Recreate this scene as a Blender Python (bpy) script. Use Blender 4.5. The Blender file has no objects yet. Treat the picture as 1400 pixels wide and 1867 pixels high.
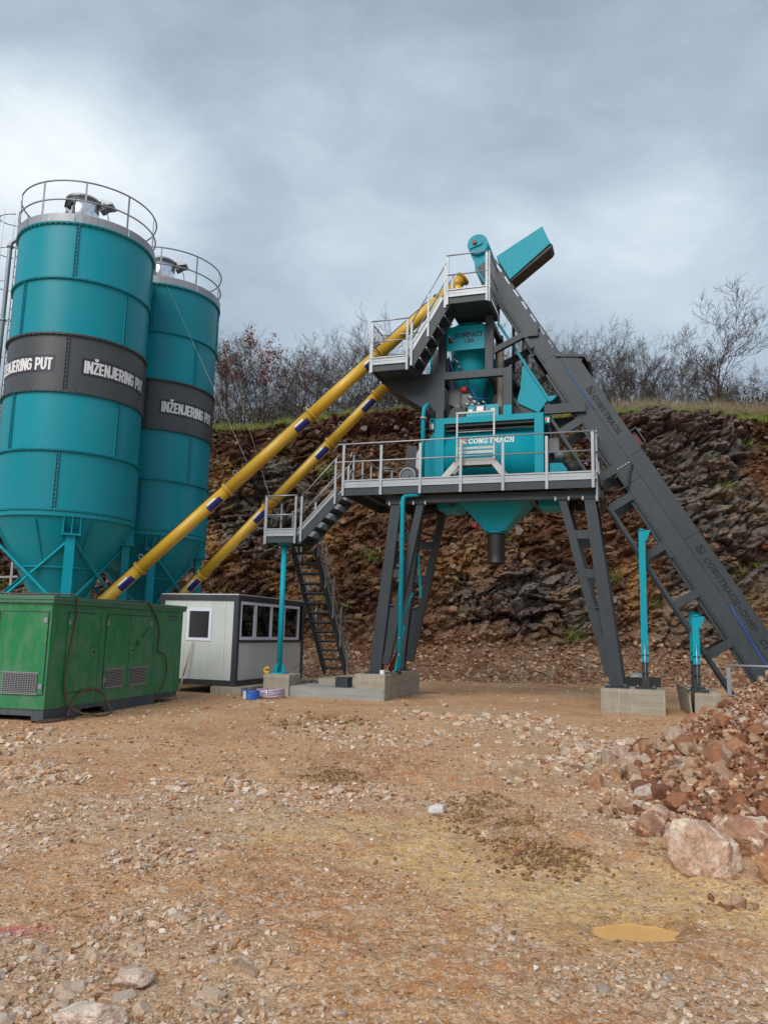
import bpy, bmesh, math, random
import numpy as np
from mathutils import Vector, Matrix
random.seed(7); rng = np.random.default_rng(11)
R = math.radians
scene = bpy.context.scene
COL = scene.collection

# ------------------------------------------------------------------ camera
pitch, roll, THETA = R(8.778), R(1.389), R(18.33)
fwd = Vector((0, math.cos(pitch), math.sin(pitch)))
up0 = Vector((0, -math.sin(pitch), math.cos(pitch))); rt0 = Vector((1, 0, 0))
rt = math.cos(roll)*rt0 + math.sin(roll)*up0
up = -math.sin(roll)*rt0 + math.cos(roll)*up0
cam = bpy.data.cameras.new('camera'); camo = bpy.data.objects.new('camera', cam); COL.objects.link(camo)
camo.matrix_world = Matrix(((rt.x, up.x, -fwd.x, 0), (rt.y, up.y, -fwd.y, 0), (rt.z, up.z, -fwd.z, 1.6), (0, 0, 0, 1)))
cam.sensor_fit = 'VERTICAL'; cam.sensor_height = 24; cam.sensor_width = 18
cam.lens = 24*1429.7/1867; cam.clip_end = 1000; cam.clip_start = .1
scene.camera = camo
scene.view_settings.view_transform = 'Standard'; scene.view_settings.look = 'None'
scene.view_settings.gamma = 1; scene.view_settings.exposure = .78; scene.view_settings.use_curve_mapping = False

# ------------------------------------------------------------------ node helper
class NT:
    def __init__(s, tree): s.t = tree; s.t.nodes.clear()
    def n(s, typ, **kw):
        nd = s.t.nodes.new(typ); ins = kw.pop('ins', {})
        for k, v in kw.items(): setattr(nd, k, v)
        for k, v in ins.items():
            if isinstance(v, bpy.types.NodeSocket): s.t.links.new(v, nd.inputs[k])
            else: nd.inputs[k].default_value = v
        return nd
    def l(s, a, b): s.t.links.new(a, b)
    def mix(s, f, a, b, bt='MIX'):
        nd = s.t.nodes.new('ShaderNodeMix'); nd.data_type = 'RGBA'; nd.blend_type = bt
        for i, v in ((0, f), (6, a), (7, b)):
            if isinstance(v, bpy.types.NodeSocket): s.t.links.new(v, nd.inputs[i])
            else: nd.inputs[i].default_value = (*v, 1) if isinstance(v, tuple) and len(v) == 3 else v
        return nd.outputs[2]
    def math(s, op, a, b=0.0, c=None, clamp=False):
        nd = s.t.nodes.new('ShaderNodeMath'); nd.operation = op; nd.use_clamp = clamp
        for i, v in ((0, a), (1, b), (2, c)):
            if v is None: continue
            if isinstance(v, bpy.types.NodeSocket): s.t.links.new(v, nd.inputs[i])
            else: nd.inputs[i].default_value = v
        return nd.outputs[0]
    def ramp(s, fac, stops):
        nd = s.t.nodes.new('ShaderNodeValToRGB'); cr = nd.color_ramp
        while len(cr.elements) > 1: cr.elements.remove(cr.elements[-1])
        cr.elements[0].position = stops[0][0]; c = stops[0][1]; cr.elements[0].color = (*c, 1) if isinstance(c, tuple) else (c, c, c, 1)
        for p, c in stops[1:]:
            e = cr.elements.new(p); e.color = (*c, 1) if isinstance(c, tuple) else (c, c, c, 1)
        s.t.links.new(fac, nd.inputs[0]); return nd.outputs[0]
    def noise(s, vec, scale, detail=4, rough=.5, dist=0):
        nd = s.n('ShaderNodeTexNoise', ins={'Scale': scale, 'Detail': detail, 'Roughness': rough, 'Distortion': dist})
        s.l(vec, nd.inputs['Vector']); return nd.outputs[0]

# ------------------------------------------------------------------ sky
SUN_EL, SUN_AZ = R(40), R(208)     # azimuth measured clockwise from +Y (behind the camera, a little to the left)
world = bpy.data.worlds.new('World'); scene.world = world; world.use_nodes = True
W = NT(world.node_tree)
sky = W.n('ShaderNodeTexSky', sky_type='NISHITA', sun_disc=False, sun_elevation=SUN_EL, sun_rotation=SUN_AZ)
skyc = W.mix(1.0, sky.outputs[0], (.1, .1, .1), 'MULTIPLY')
tc = W.n('ShaderNodeTexCoord').outputs['Generated']
sep = W.n('ShaderNodeSeparateXYZ', ins={0: tc})
mp = W.n('ShaderNodeMapping', ins={'Vector': tc, 'Location': (3.1, 1.7, .4), 'Rotation': (0, R(28), R(15)), 'Scale': (1, 1, 1.9)}).outputs[0]
n1 = W.noise(mp, 1.9, 6, .5, .25); n2 = W.noise(mp, 6.5, 7, .58, .5)
nn = W.math('ADD', W.math('MULTIPLY', n1, .72), W.math('MULTIPLY', n2, .28))
def blob(az, el, width, amp):       # a brighter rift in the overcast in this direction
    d = (math.sin(R(az))*math.cos(R(el)), math.cos(R(az))*math.cos(R(el)), math.sin(R(el)))
    dt = W.n('ShaderNodeVectorMath', operation='DOT_PRODUCT', ins={0: W.n('ShaderNodeVectorMath', operation='NORMALIZE', ins={0: tc}).outputs[0], 1: d}).outputs['Value']
    mr = W.n('ShaderNodeMapRange', interpolation_type='SMOOTHSTEP', ins={'Value': dt, 'From Min': math.cos(R(width)), 'From Max': 1.0, 'To Min': 0.0, 'To Max': amp})
    return mr.outputs[0]
fac = W.math('ADD', W.math('ADD', nn, blob(-24, 27, 12, .24)), W.math('ADD', blob(21, 24, 9, .12), W.math('ADD', blob(1, 26, 14, .07), blob(3, 39, 16, -.06))))
hz = W.n('ShaderNodeMapRange', interpolation_type='SMOOTHSTEP', ins={'Value': sep.outputs[2], 'From Min': .75, 'From Max': .2, 'To Min': 0.0, 'To Max': .08}).outputs[0]
fac = W.math('ADD', fac, hz)
cl = W.ramp(fac, [(.34, (.165, .20, .245)), (.48, (.215, .265, .325)), (.6, (.275, .335, .40)), (.72, (.36, .42, .475)), (.9, (.56, .60, .62))])
cc = W.mix(.97, skyc, cl)
bg = W.n('ShaderNodeBackground', ins={'Color': cc, 'Strength': 1.0})
W.l(bg.outputs[0], W.n('ShaderNodeOutputWorld').inputs[0])
sun = bpy.data.lights.new('sun', 'SUN'); sun.energy = 1.5; sun.angle = R(42); sun.color = (1, .96, .9)
suno = bpy.data.objects.new('sun', sun); COL.objects.link(suno)
sd = Vector((math.sin(SUN_AZ)*math.cos(SUN_EL), math.cos(SUN_AZ)*math.cos(SUN_EL), math.sin(SUN_EL)))
suno.rotation_euler = sd.to_track_quat('Z', 'Y').to_euler(); suno.location = (0, -5, 30)

# ------------------------------------------------------------------ materials
def mat(name):
    m = bpy.data.materials.new(name); m.use_nodes = True; n = NT(m.node_tree)
    b = n.n('ShaderNodeBsdfPrincipled'); o = n.n('ShaderNodeOutputMaterial'); n.l(b.outputs[0], o.inputs[0])
    return m, n, b
def paint(name, col, rough=.4, metal=0., dirt=.25, dirtcol=(.28, .2, .14), scale=1.6, streak=True, spec=.5, bump=.02, vary=.12):
    m, n, b = mat(name)
    oc = n.n('ShaderNodeTexCoord').outputs['Object']
    a = n.noise(oc, scale, 6, .6)
    st = n.n('ShaderNodeMapping', ins={'Vector': oc, 'Scale': (5, 5, .5) if streak else (3, 3, 3)}).outputs[0]
    s = n.noise(st, scale*1.3, 5, .6)
    f = n.math('MULTIPLY', n.ramp(n.math('MULTIPLY', n.math('ADD', a, s), .5), [(.42, 0.), (.68, 1.)]), dirt)
    dark = tuple(c*(1-vary) for c in col); lite = tuple(min(1, c*(1+vary)+.004) for c in col)
    base = n.mix(n.noise(oc, scale*.5, 3), dark, lite)
    rnd = n.ramp(n.n('ShaderNodeObjectInfo').outputs['Random'], [(0., .9), (1., 1.1)])
    n.l(n.mix(1., n.mix(f, base, dirtcol), rnd, 'MULTIPLY'), b.inputs['Base Color'])
    n.l(n.math('ADD', n.math('MULTIPLY', s, .25), rough-.1), b.inputs['Roughness'])
    b.inputs['Metallic'].default_value = metal
    b.inputs['Specular IOR Level'].default_value = spec
    if bump:
        bp = n.n('ShaderNodeBump', ins={'Strength': bump*4, 'Distance': .01, 'Height': n.noise(oc, 3, 3)}); n.l(bp.outputs[0], b.inputs['Normal'])
    return m
M = {}
M['teal'] = paint('teal_paint', (.0, .31, .40), .36, spec=.2, dirt=.06, dirtcol=(.2, .22, .2))
M['teal_silo'] = paint('silo_teal_paint', (.0, .265, .335), .32, spec=.25, dirt=.24, dirtcol=(.08, .23, .26), scale=.5, bump=.03)
M['band'] = paint('silo_grey_band', (.055, .06, .066), .38, dirt=.12, dirtcol=(.16, .16, .16), scale=.6)
M['grey'] = paint('dark_grey_paint', (.030, .041, .050), .4, spec=.4, dirt=.10, dirtcol=(.16, .14, .12), vary=.18)
M['black'] = paint('black_rubber', (.012, .012, .013), .5, dirt=.1)
M['galv'] = paint('galvanised_steel', (.33, .35, .37), .42, .5, dirt=.18, dirtcol=(.25, .25, .25), scale=4, vary=.2)
M['alu'] = paint('pale_aluminium', (.44, .44, .42), .42, .3, dirt=.4, dirtcol=(.25, .21, .17), scale=5)
M['toe'] = paint('silo_toe_plate', (.32, .33, .35), .45, .4, dirt=.2, dirtcol=(.2, .2, .2), scale=2, streak=False)
M['yellow'] = paint('yellow_paint', (.60, .36, .03), .34, dirt=.2, dirtcol=(.33, .23, .06), scale=1.2)
M['blue'] = paint('blue_sticker', (.012, .02, .19), .35, dirt=.05)
M['white'] = paint('white_sticker', (.75, .75, .75), .4, dirt=.08)
M['navy'] = paint('navy_patch', (.012, .018, .04), .4, dirt=.05)
M['orange'] = paint('orange_sticker', (.72, .13, .02), .4, dirt=.05)
M['red'] = paint('red_paint', (.33, .015, .012), .4, dirt=.15)
M['redrust'] = paint('red_plate', (.16, .03, .025), .5, dirt=.3)
M['chrome'] = paint('stainless_drum', (.8, .82, .85), .2, 1., bump=0, dirt=.04, dirtcol=(.4, .4, .45), scale=2)
M['beige'] = paint('ribbed_hose_grey', (.33, .3, .25), .6, dirt=.3)
M['motor'] = paint('motor_grey', (.12, .13, .14), .45, dirt=.2)
M['panel'] = paint('white_cabin_panel', (.56, .6, .57), .35, dirt=.28, dirtcol=(.4, .37, .31), scale=1.3, vary=.05)
M['pvc'] = paint('white_window_frame', (.72, .74, .84), .3, dirt=.06)
M['cabin_trim'] = paint('cabin_dark_trim', (.03, .036, .046), .4, dirt=.1)
M['yellow_toy'] = paint('yellow_clamp', (.75, .42, .01), .4, dirt=.2)
M['blue_hose'] = paint('blue_hose', (.01, .12, .55), .35, dirt=.15)
M['lilac'] = paint('pale_lilac_hose', (.52, .42, .55), .4, dirt=.25)
M['tape'] = paint('pale_tape', (.75, .72, .5), .5, dirt=.1)
M['cable_red'] = paint('dusty_red_cable', (.11, .06, .045), .6, dirt=.5, dirtcol=(.25, .17, .11))
M['cable'] = paint('black_cable', (.02, .025, .025), .5, dirt=.3)
M['wood'] = paint('weathered_stick', (.42, .3, .24), .7, dirt=.4, dirtcol=(.5, .45, .4))
M['pink'] = paint('pink_plastic_bag', (.7, .36, .36), .4, dirt=.2, dirtcol=(.75, .6, .6))
M['steelwire'] = paint('steel_wire', (.16, .16, .16), .4, .7)
M['thread'] = paint('threaded_rod', (.5, .52, .55), .3, .8, scale=20)
M['darkhole'] = paint('dark_stencil', (.003, .003, .004), .7, dirt=.05)
M['sign_ink'] = paint('sign_ink', (.01, .012, .03), .5, dirt=.02)
# generator paint: green with pale dust and scuffs of its own
m, n, b = mat('green_generator_paint')
oc = n.n('ShaderNodeTexCoord').outputs['Object']
base = n.mix(n.noise(oc, .8, 4), (.004, .165, .04), (.008, .24, .075))
d1 = n.ramp(n.noise(oc, 1.1, 7, .65, .4), [(.42, 0.), (.62, .75)])
d2 = n.ramp(n.noise(n.n('ShaderNodeMapping', ins={'Vector': oc, 'Scale': (1.6, 1.6, .8)}).outputs[0], 2.6, 7, .7), [(.45, 0.), (.7, .6)])
c = n.mix(d1, base, (.05, .2, .105)); c = n.mix(d2, c, (.15, .26, .17))
sc_ = n.ramp(n.noise(oc, 26, 3, .8), [(.68, 0.), (.74, .5)])
c = n.mix(sc_, c, (.3, .36, .3))
n.l(c, b.inputs['Base Color']); b.inputs['Roughness'].default_value = .42
M['green'] = m
M['green_trim'] = paint('green_lid_paint', (.045, .17, .1), .5, dirt=.4, dirtcol=(.16, .2, .15))
M['skid'] = paint('slate_skid_paint', (.045, .06, .08), .55, dirt=.5, dirtcol=(.16, .17, .18))
# concrete
def concrete(name, c1, c2, streakc):
    m, n, b = mat(name); oc = n.n('ShaderNodeTexCoord').outputs['Object']
    a = n.noise(oc, 2.2, 8, .65); g = n.noise(oc, 40, 4, .7)
    wv = n.n('ShaderNodeMapping', ins={'Vector': oc, 'Rotation': (0, R(25), 0), 'Scale': (7, 7, .8)}).outputs[0]
    s = n.ramp(n.noise(wv, 1.6, 4, .6), [(.52, 0.), (.68, .55)])
    hb = n.ramp(n.noise(n.n('ShaderNodeMapping', ins={'Vector': oc, 'Scale': (.4, .4, 9)}).outputs[0], 2, 2), [(.4, .35), (.6, 0.)])
    c = n.mix(a, c1, c2); c = n.mix(s, c, streakc); c = n.mix(hb, c, tuple(x*.6 for x in c1)); c = n.mix(n.math('MULTIPLY', g, .4), c, tuple(x*.7 for x in c1))
    n.l(c, b.inputs['Base Color']); b.inputs['Roughness'].default_value = .85
    bp = n.n('ShaderNodeBump', ins={'Strength': .5, 'Distance': .02, 'Height': n.math('ADD', g, n.math('MULTIPLY', a, 2.))}); n.l(bp.outputs[0], b.inputs['Normal'])
    return m
M['conc'] = concrete('concrete', (.33, .29, .22), (.47, .43, .35), (.66, .6, .48))
M['slab'] = concrete('smooth_concrete', (.31, .31, .30), (.43, .43, .41), (.47, .47, .45))
# glass
m = bpy.data.materials.new('window_glass'); m.use_nodes = True; n = NT(m.node_tree)
g = n.n('ShaderNodeBsdfGlossy', ins={'Color': (.85, .9, .95, 1), 'Roughness': .02}); t = n.n('ShaderNodeBsdfTransparent', ins={'Color': (.45, .5, .5, 1)})
fr = n.n('ShaderNodeFresnel', ins={'IOR': 1.9}); mx = n.n('ShaderNodeMixShader'); n.l(fr.outputs[0], mx.inputs[0]); n.l(t.outputs[0], mx.inputs[1]); n.l(g.outputs[0], mx.inputs[2])
n.l(mx.outputs[0], n.n('ShaderNodeOutputMaterial').inputs[0]); M['glass'] = m
M['frosted'] = paint('frosted_dark_pane', (.03, .032, .032), .18, dirt=.1, dirtcol=(.1, .1, .1))

# stones: colour per vertex, with grain
def stone_mat(name, dirtcol, amt=.4, scale=9.):
    m, n, b = mat(name)
    col = n.n('ShaderNodeVertexColor', layer_name='Col').outputs[0]
    oc = n.n('ShaderNodeTexCoord').outputs['Object']
    f = n.ramp(n.noise(oc, scale, 6, .7, .5), [(.4, 0.), (.66, 1.)])
    g = n.noise(oc, scale*9, 3, .7)
    c = n.mix(n.math('MULTIPLY', f, amt), col, dirtcol)
    c = n.mix(1., c, n.ramp(g, [(.25, .7), (.75, 1.2)]), 'MULTIPLY')
    n.l(c, b.inputs['Base Color']); b.inputs['Roughness'].default_value = .85
    bp = n.n('ShaderNodeBump', ins={'Strength': .6, 'Distance': .01, 'Height': n.math('ADD', g, f)}); n.l(bp.outputs[0], b.inputs['Normal'])
    return m
M['stone'] = stone_mat('crushed_stone', (.42, .22, .11), .4, 14)
M['rubble'] = stone_mat('rubble_stone', (.20, .085, .045), .6, 6)

# ------------------------------------------------------------------ noise in numpy
def h3(ix, iy, iz, s=0):
    x = (ix.astype(np.int64)*374761393 + iy.astype(np.int64)*668265263 + iz.astype(np.int64)*2147483647 + s*974634777) & 0xffffffff
    x = ((x ^ (x >> 13))*1274126177) & 0xffffffff; x = ((x ^ (x >> 16))*2246822519) & 0xffffffff
    x ^= x >> 13
    return (x & 0xffffff)/float(0xffffff)
def vnoise(x, y, z, s=0):
    ix, iy, iz = np.floor(x), np.floor(y), np.floor(z); fx, fy, fz = x-ix, y-iy, z-iz
    u, v, w = fx*fx*(3-2*fx), fy*fy*(3-2*fy), fz*fz*(3-2*fz); r = 0
    for a in (0, 1):
        for b_ in (0, 1):
            for c_ in (0, 1):
                r = r + h3(ix+a, iy+b_, iz+c_, s)*(u if a else 1-u)*(v if b_ else 1-v)*(w if c_ else 1-w)
    return r*2-1
def fbm(x, y, z, o=4, s=0, g=.5):
    r = 0; a = 1; t = 0
    for i in range(o): r = r+a*vnoise(x, y, z, s+i*17); t += a; a *= g; x, y, z = x*2.03+5.1, y*2.03+1.7, z*2.03+9.3
    return r/t
def voronoi(x, y, s=0, jit=.9):
    ix, iy = np.floor(x), np.floor(y); f1 = np.full(x.shape, 9.); f2 = f1.copy()
    cx = np.zeros_like(x); cy = cx.copy(); dx = cx.copy(); dy = cx.copy(); zz = np.zeros_like(x)
    for a in (-1, 0, 1):
        for b_ in (-1, 0, 1):
            gx, gy = ix+a, iy+b_
            px, py = gx+.5+jit*(h3(gx, gy, zz, s)-.5), gy+.5+jit*(h3(gx, gy, zz, s+1)-.5)
            d = np.hypot(x-px, y-py); m = d < f1
            f2 = np.where(m, f1, np.minimum(f2, d)); f1 = np.where(m, d, f1)
            cx = np.where(m, gx, cx); cy = np.where(m, gy, cy); dx = np.where(m, x-px, dx); dy = np.where(m, y-py, dy)
    z0 = np.zeros_like(cx)
    return f1, f2, h3(cx, cy, z0, s+5), h3(cx, cy, z0, s+6)*2-1, h3(cx, cy, z0, s+7)*2-1, dx, dy
def sstep(a, b, x): t = np.clip((x-a)/(b-a), 0, 1); return t*t*(3-2*t)

# ------------------------------------------------------------------ mesh builder
class MB:
    def __init__(s): s.v = []; s.f = []; s.sm = []
    def add(s, vs, fs, smooth=False):
        o = len(s.v); s.v += [tuple(v) for v in vs]; s.f += [tuple(i+o for i in f) for f in fs]; s.sm += [smooth]*len(fs); return s
    def box(s, x0, x1, y0, y1, z0, z1):
        x0, x1 = sorted((x0, x1)); y0, y1 = sorted((y0, y1)); z0, z1 = sorted((z0, z1))
        return s.add([(x0, y0, z0), (x1, y0, z0), (x1, y1, z0), (x0, y1, z0), (x0, y0, z1), (x1, y0, z1), (x1, y1, z1), (x0, y1, z1)],
                     [(0, 3, 2, 1), (4, 5, 6, 7), (0, 1, 5, 4), (1, 2, 6, 5), (2, 3, 7, 6), (3, 0, 4, 7)])
    def bar(s, p, q, w, h, u=(0, 0, 1), w2=None):
        p, q = Vector(p), Vector(q); d = (q-p).normalized(); u = Vector(u)
        if abs(d.dot(u)) > .999: u = Vector((0, 1, 0))
        a = d.cross(u).normalized(); c = a.cross(d).normalized(); w2 = w2 or w
        vs = []
        for P, ww in ((p, w), (q, w2)):
            vs += [P-a*ww/2-c*h/2, P+a*ww/2-c*h/2, P+a*ww/2+c*h/2, P-a*ww/2+c*h/2]
        return s.add(vs, [(3, 2, 1, 0), (4, 5, 6, 7), (0, 1, 5, 4), (1, 2, 6, 5), (2, 3, 7, 6), (3, 0, 4, 7)])
    def tube(s, p, q, r, n=8, r2=None, cap=True, smooth=True):
        p, q = Vector(p), Vector(q); d = (q-p).normalized(); r2 = r if r2 is None else r2
        u = Vector((0, 0, 1)) if abs(d.z) < .95 else Vector((1, 0, 0)); a = d.cross(u).normalized(); c = a.cross(d)
        vs = [P+a*rr*math.cos(t)+c*rr*math.sin(t) for P, rr in ((p, r), (q, r2)) for t in [2*math.pi*i/n for i in range(n)]]
        s.add(vs, [(i, (i+1) % n, n+(i+1) % n, n+i) for i in range(n)], smooth and n > 5)
        if cap:
            o = len(s.v)-2*n; s.f += [tuple(o+i for i in reversed(range(n))), tuple(o+n+i for i in range(n))]; s.sm += [False, False]
        return s
    def path(s, pts, r, n=6, closed=False):
        pts = [Vector(p) for p in pts]; N = len(pts); vs = []; a = None
        for i, p in enumerate(pts):
            d = ((pts[(i+1) % N] if (closed or i < N-1) else p)-(pts[i-1] if (closed or i > 0) else p)).normalized()
            if a is None:
                u = Vector((0, 0, 1)) if abs(d.z) < .95 else Vector((1, 0, 0)); a = d.cross(u).normalized()
            else: a = (a-d*a.dot(d)).normalized()
            c = d.cross(a)
            rr = r[i] if isinstance(r, (list, tuple)) else r
            vs += [p+a*rr*math.cos(2*math.pi*k/n)+c*rr*math.sin(2*math.pi*k/n) for k in range(n)]
        fs = []
        for i in range(N if closed else N-1):
            j = (i+1) % N
            fs += [(i*n+k, i*n+(k+1) % n, j*n+(k+1) % n, j*n+k) for k in range(n)]
        s.add(vs, fs, True)
        if not closed:
            o = len(s.v)-N*n; s.f += [tuple(o+k for k in reversed(range(n))), tuple(o+(N-1)*n+k for k in range(n))]; s.sm += [False]*2
        return s
    def prism(s, pts, y0, y1, plane='xz'):
        n = len(pts); ar = sum(pts[i][0]*pts[(i+1) % n][1]-pts[(i+1) % n][0]*pts[i][1] for i in range(n))
        if ar < 0: pts = pts[::-1]
        f = {'xz': lambda a, b, t: (a, t, b), 'yz': lambda a, b, t: (t, a, b), 'xy': lambda a, b, t: (a, b, t)}[plane]
        vs = [f(a, b, y0) for a, b in pts]+[f(a, b, y1) for a, b in pts]
        return s.add(vs, [tuple(range(n)), tuple(reversed(range(n, 2*n)))]+[(i, n+i, n+(i+1) % n, (i+1) % n) for i in range(n)])
    def lathe(s, prof, c=(0, 0), n=32, a0=0, a1=2*math.pi, smooth=True):
        full = abs(a1-a0-2*math.pi) < 1e-6; k = n if full else n+1; vs = []
        for r, z in prof:
            vs += [(c[0]+r*math.cos(a0+(a1-a0)*i/n), c[1]+r*math.sin(a0+(a1-a0)*i/n), z) for i in range(k)]
        fs = []
        for j in range(len(prof)-1):
            fs += [(j*k+i, j*k+(i+1) % k, (j+1)*k+(i+1) % k, (j+1)*k+i) for i in range(n if full else n)]
        return s.add(vs, fs, smooth)
    def ring(s, c, r0, r1, z0, z1, n=48, a0=0, a1=2*math.pi):
        return s.lathe([(r1, z0), (r1, z1), (r0, z1), (r0, z0), (r1, z0)], c, n, a0, a1, False)

def props(o, label=None, cat=None, group=None, kind=None):
    if label: o['label'] = label
    if cat: o['category'] = cat
    if group: o['group'] = group
    if kind: o['kind'] = kind
    return o
MW = Matrix.Identity(4)
ORG = Vector((0.10, 19.11, 0))
MT = Matrix.Translation(ORG) @ Matrix.Rotation(-THETA, 4, 'Z')        # frame of the mixing tower
class Thing:
    def __init__(s, name, label, cat, frame=MT, org=(0, 0, 0), group=None):
        s.o = bpy.data.objects.new(name, None); COL.objects.link(s.o); s.o.empty_display_size = .2
        s.org = Vector(org); s.o.matrix_world = frame @ Matrix.Translation(s.org); props(s.o, label, cat, group)
    def part(s, name, mb, m, parent=None, label=None, kind=None):
        me = make_mesh(name, mb, m, s.org); o = bpy.data.objects.new(name, me); COL.objects.link(o)
        o.parent = parent or s.o; props(o, label, kind=kind); return o
def make_mesh(name, mb, m, org=(0, 0, 0)):
    me = bpy.data.meshes.new(name); ox, oy, oz = org
    me.from_pydata([(x-ox, y-oy, z-oz) for x, y, z in mb.v], [], mb.f)
    me.polygons.foreach_set('use_smooth', mb.sm); me.materials.append(m if not isinstance(m, str) else M[m]); me.update(); return me
def single(name, mb, m, label, cat, frame=MT, org=(0, 0, 0), group=None, kind=None):
    me = make_mesh(name, mb, m, org); o = bpy.data.objects.new(name, me); COL.objects.link(o)
    o.matrix_world = frame @ Matrix.Translation(Vector(org)); props(o, label, cat, group, kind); return o
def np_mesh(name, V, F, m, col=None, smooth=False, k=3):
    me = bpy.data.meshes.new(name); me.vertices.add(len(V)); me.vertices.foreach_set('co', np.asarray(V, np.float32).ravel())
    F = np.asarray(F, np.int32); me.loops.add(F.size); me.loops.foreach_set('vertex_index', F.ravel())
    me.polygons.add(len(F)); me.polygons.foreach_set('loop_start', np.arange(0, F.size, F.shape[1], dtype=np.int32))
    me.polygons.foreach_set('use_smooth', np.full(len(F), smooth)); me.update(calc_edges=True)
    if col is not None:
        a = me.color_attributes.new('Col', 'FLOAT_COLOR', 'POINT'); c4 = np.ones((len(V), 4), np.float32); c4[:, :3] = col; a.data.foreach_set('color', c4.ravel())
    me.materials.append(M[m] if isinstance(m, str) else m); me.validate(); return me
def link(name, me, parent=None, loc=None, **kw):
    o = bpy.data.objects.new(name, me); COL.objects.link(o)
    if parent: o.parent = parent
    if loc is not None: o.location = loc
    props(o, **kw); return o

# ------------------------------------------------------------------ terrain
ZW = [(-3.62, 8.58, .7), (-2.04, 7.01, .8), (-1.38, 7.74, .9), (-2.29, 6.43, .6), (-1.46, 6.18, .5), (-.82, 13.4, 1), (1.23, 16.6, 1), (-.37, 8.12, .5), (2.48, 14.06, 1.3), (2.54, 10.13, 1.1), (-1.44, 3.85, .55), (-.98, 3.56, .5), (-1.3, 3.2, .7), (-1.2, 4.46, .35), (-.7, 4.25, .3), (.74, 4.36, .25), (.9, 3.98, .3), (1.2, 3.9, .35), (1.5, 3.7, .5), (.53, 7.72, .3), (.08, 12.22, .8), (2.4, 16.88, 1), (-1.31, 4.45, .3), (2.3, 7.6, .7), (-5.5, 11, 1.2), (3.2, 12, 1.2)]
ZO = [(-.86, 6.93, .5), (-.3, 6.85, .5), (.3, 6.04, .4), (.62, 5.67, .4), (.97, 5.35, .4), (1.51, 5.4, .5), (1.94, 5.15, .45), (2.21, 4.95, .5), (.54, 6.9, .45), (1.3, 4.9, .5)]
ZD = [(1.0, 7.77, .38), (1.05, 7.1, .35), (1.09, 6.41, .3), (1.22, 5.85, .25), (-1.06, 14.14, .8), (-.53, 8.99, .4), (.95, 6.7, .3)]
def zone(x, y, Z, s):
    r = np.zeros_like(x); w = fbm(x*1.9, y*1.9, x*0, 5, s, .6)*.95
    for a, b_, c_ in Z: r = np.maximum(r, 1-np.hypot((x-a), (y-b_)*.8)/(c_*1.25)+w)
    return np.clip(r*1.6, 0, 1)
PUD = (1.45, 4.66); PINK_XY = (-1.86, 4.36)
def ground_z(x, y):
    near = 1-sstep(9, 14, y)
    z = fbm(x*.35, y*.35, x*0, 3, 3)*.06*near + fbm(x*1.6, y*1.6, x*0, 4, 9)*.045*(.3+.7*near) + fbm(x*6, y*9, x*0, 4, 19, .65)*.03*near
    z = z + zone(x, y, ZD, 41)*(.05+.05*fbm(x*5, y*5, x*0, 3, 29))
    ru_ = ((x+.6)*.5+(y-5.05)*.87); z = z+.009*np.sin(ru_*125)*np.exp(-(((x+.6)/.26)**2+((y-5.05)/.24)**2)**2); d = np.hypot((x-PUD[0])/.28, (y-PUD[1])/.19); d = d+.42*fbm(x*7, y*10, x*0, 5, 119, .6); z = z*sstep(.5, 1.8, d)-.035*(1-sstep(.6, 1.25, d))
    z = z - .03*sstep(26, 28, y)
    for x0_, k_, off, y0_, y1_ in ((-1.6, .32, 0, 3.4, 12), (-1.6, .32, 1.7, 3.4, 12), (2.6, -.42, 0, 4.2, 11), (.9, -.42, 0, 4.2, 11)):
        dd = x-(x0_+off+k_*(y-4)+.12*np.sin(y*.6)); mk = sstep(y0_, y0_+.8, y)*(1-sstep(y1_-2, y1_, y))*sstep(-.25, .2, fbm(x*.6, y*.6, x*0, 3, 141))
        z = z+mk*(-.028*np.exp(-(dd/.17)**4)+.022*np.exp(-((np.abs(dd)-.25)/.06)**2)+.006*np.sin(y*60+np.abs(dd)*40)*np.exp(-(dd/.15)**4))
    return np.where(y > 12, np.minimum(z, .02), z)
def axis(segs):
    out = []
    for a, b_, st in segs: out += list(np.arange(a, b_, st))
    out.append(segs[-1][1]); return np.array(out)
xs = axis([(-90, -20, 5), (-20, -6, .25), (-6, -2.6, .06), (-2.6, 3.2, .024), (3.2, 8, .06), (8, 22, .25), (22, 90, 5)])
ys = axis([(-60, -4, 4), (-4, 2.4, .3), (2.4, 5.2, .018), (5.2, 9, .035), (9, 16, .07), (16, 36, .25), (36, 140, 8)])
X, Y = np.meshgrid(xs, ys); xf, yf = X.ravel(), Y.ravel(); Z = ground_z(xf, yf)
nx, ny = len(xs), len(ys); I = np.arange(nx*ny).reshape(ny, nx)
F = np.stack([I[:-1, :-1], I[:-1, 1:], I[1:, 1:], I[1:, :-1]], -1).reshape(-1, 4)
zc = np.stack([zone(xf, yf, ZW, 61), zone(xf, yf, ZO, 71), zone(xf, yf, ZD, 41)], 1)
m, n, b = mat('gravelly_soil')
geo = n.n('ShaderNodeNewGeometry').outputs['Position']; zn = n.n('ShaderNodeSeparateColor', ins={0: n.n('ShaderNodeVertexColor', layer_name='Col').outputs[0]})
big = n.noise(geo, .55, 5, .6, .6); mid = n.noise(geo, 3.2, 6, .65, .4); fin = n.noise(geo, 28, 6, .75); vf = n.noise(geo, 120, 3, .7)
c = n.ramp(n.math('ADD', n.math('MULTIPLY', big, .6), n.math('MULTIPLY', mid, .4)), [(.36, (.36, .13, .045)), (.45, (.5, .215, .08)), (.54, (.6, .32, .14)), (.64, (.7, .46, .25))])
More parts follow.
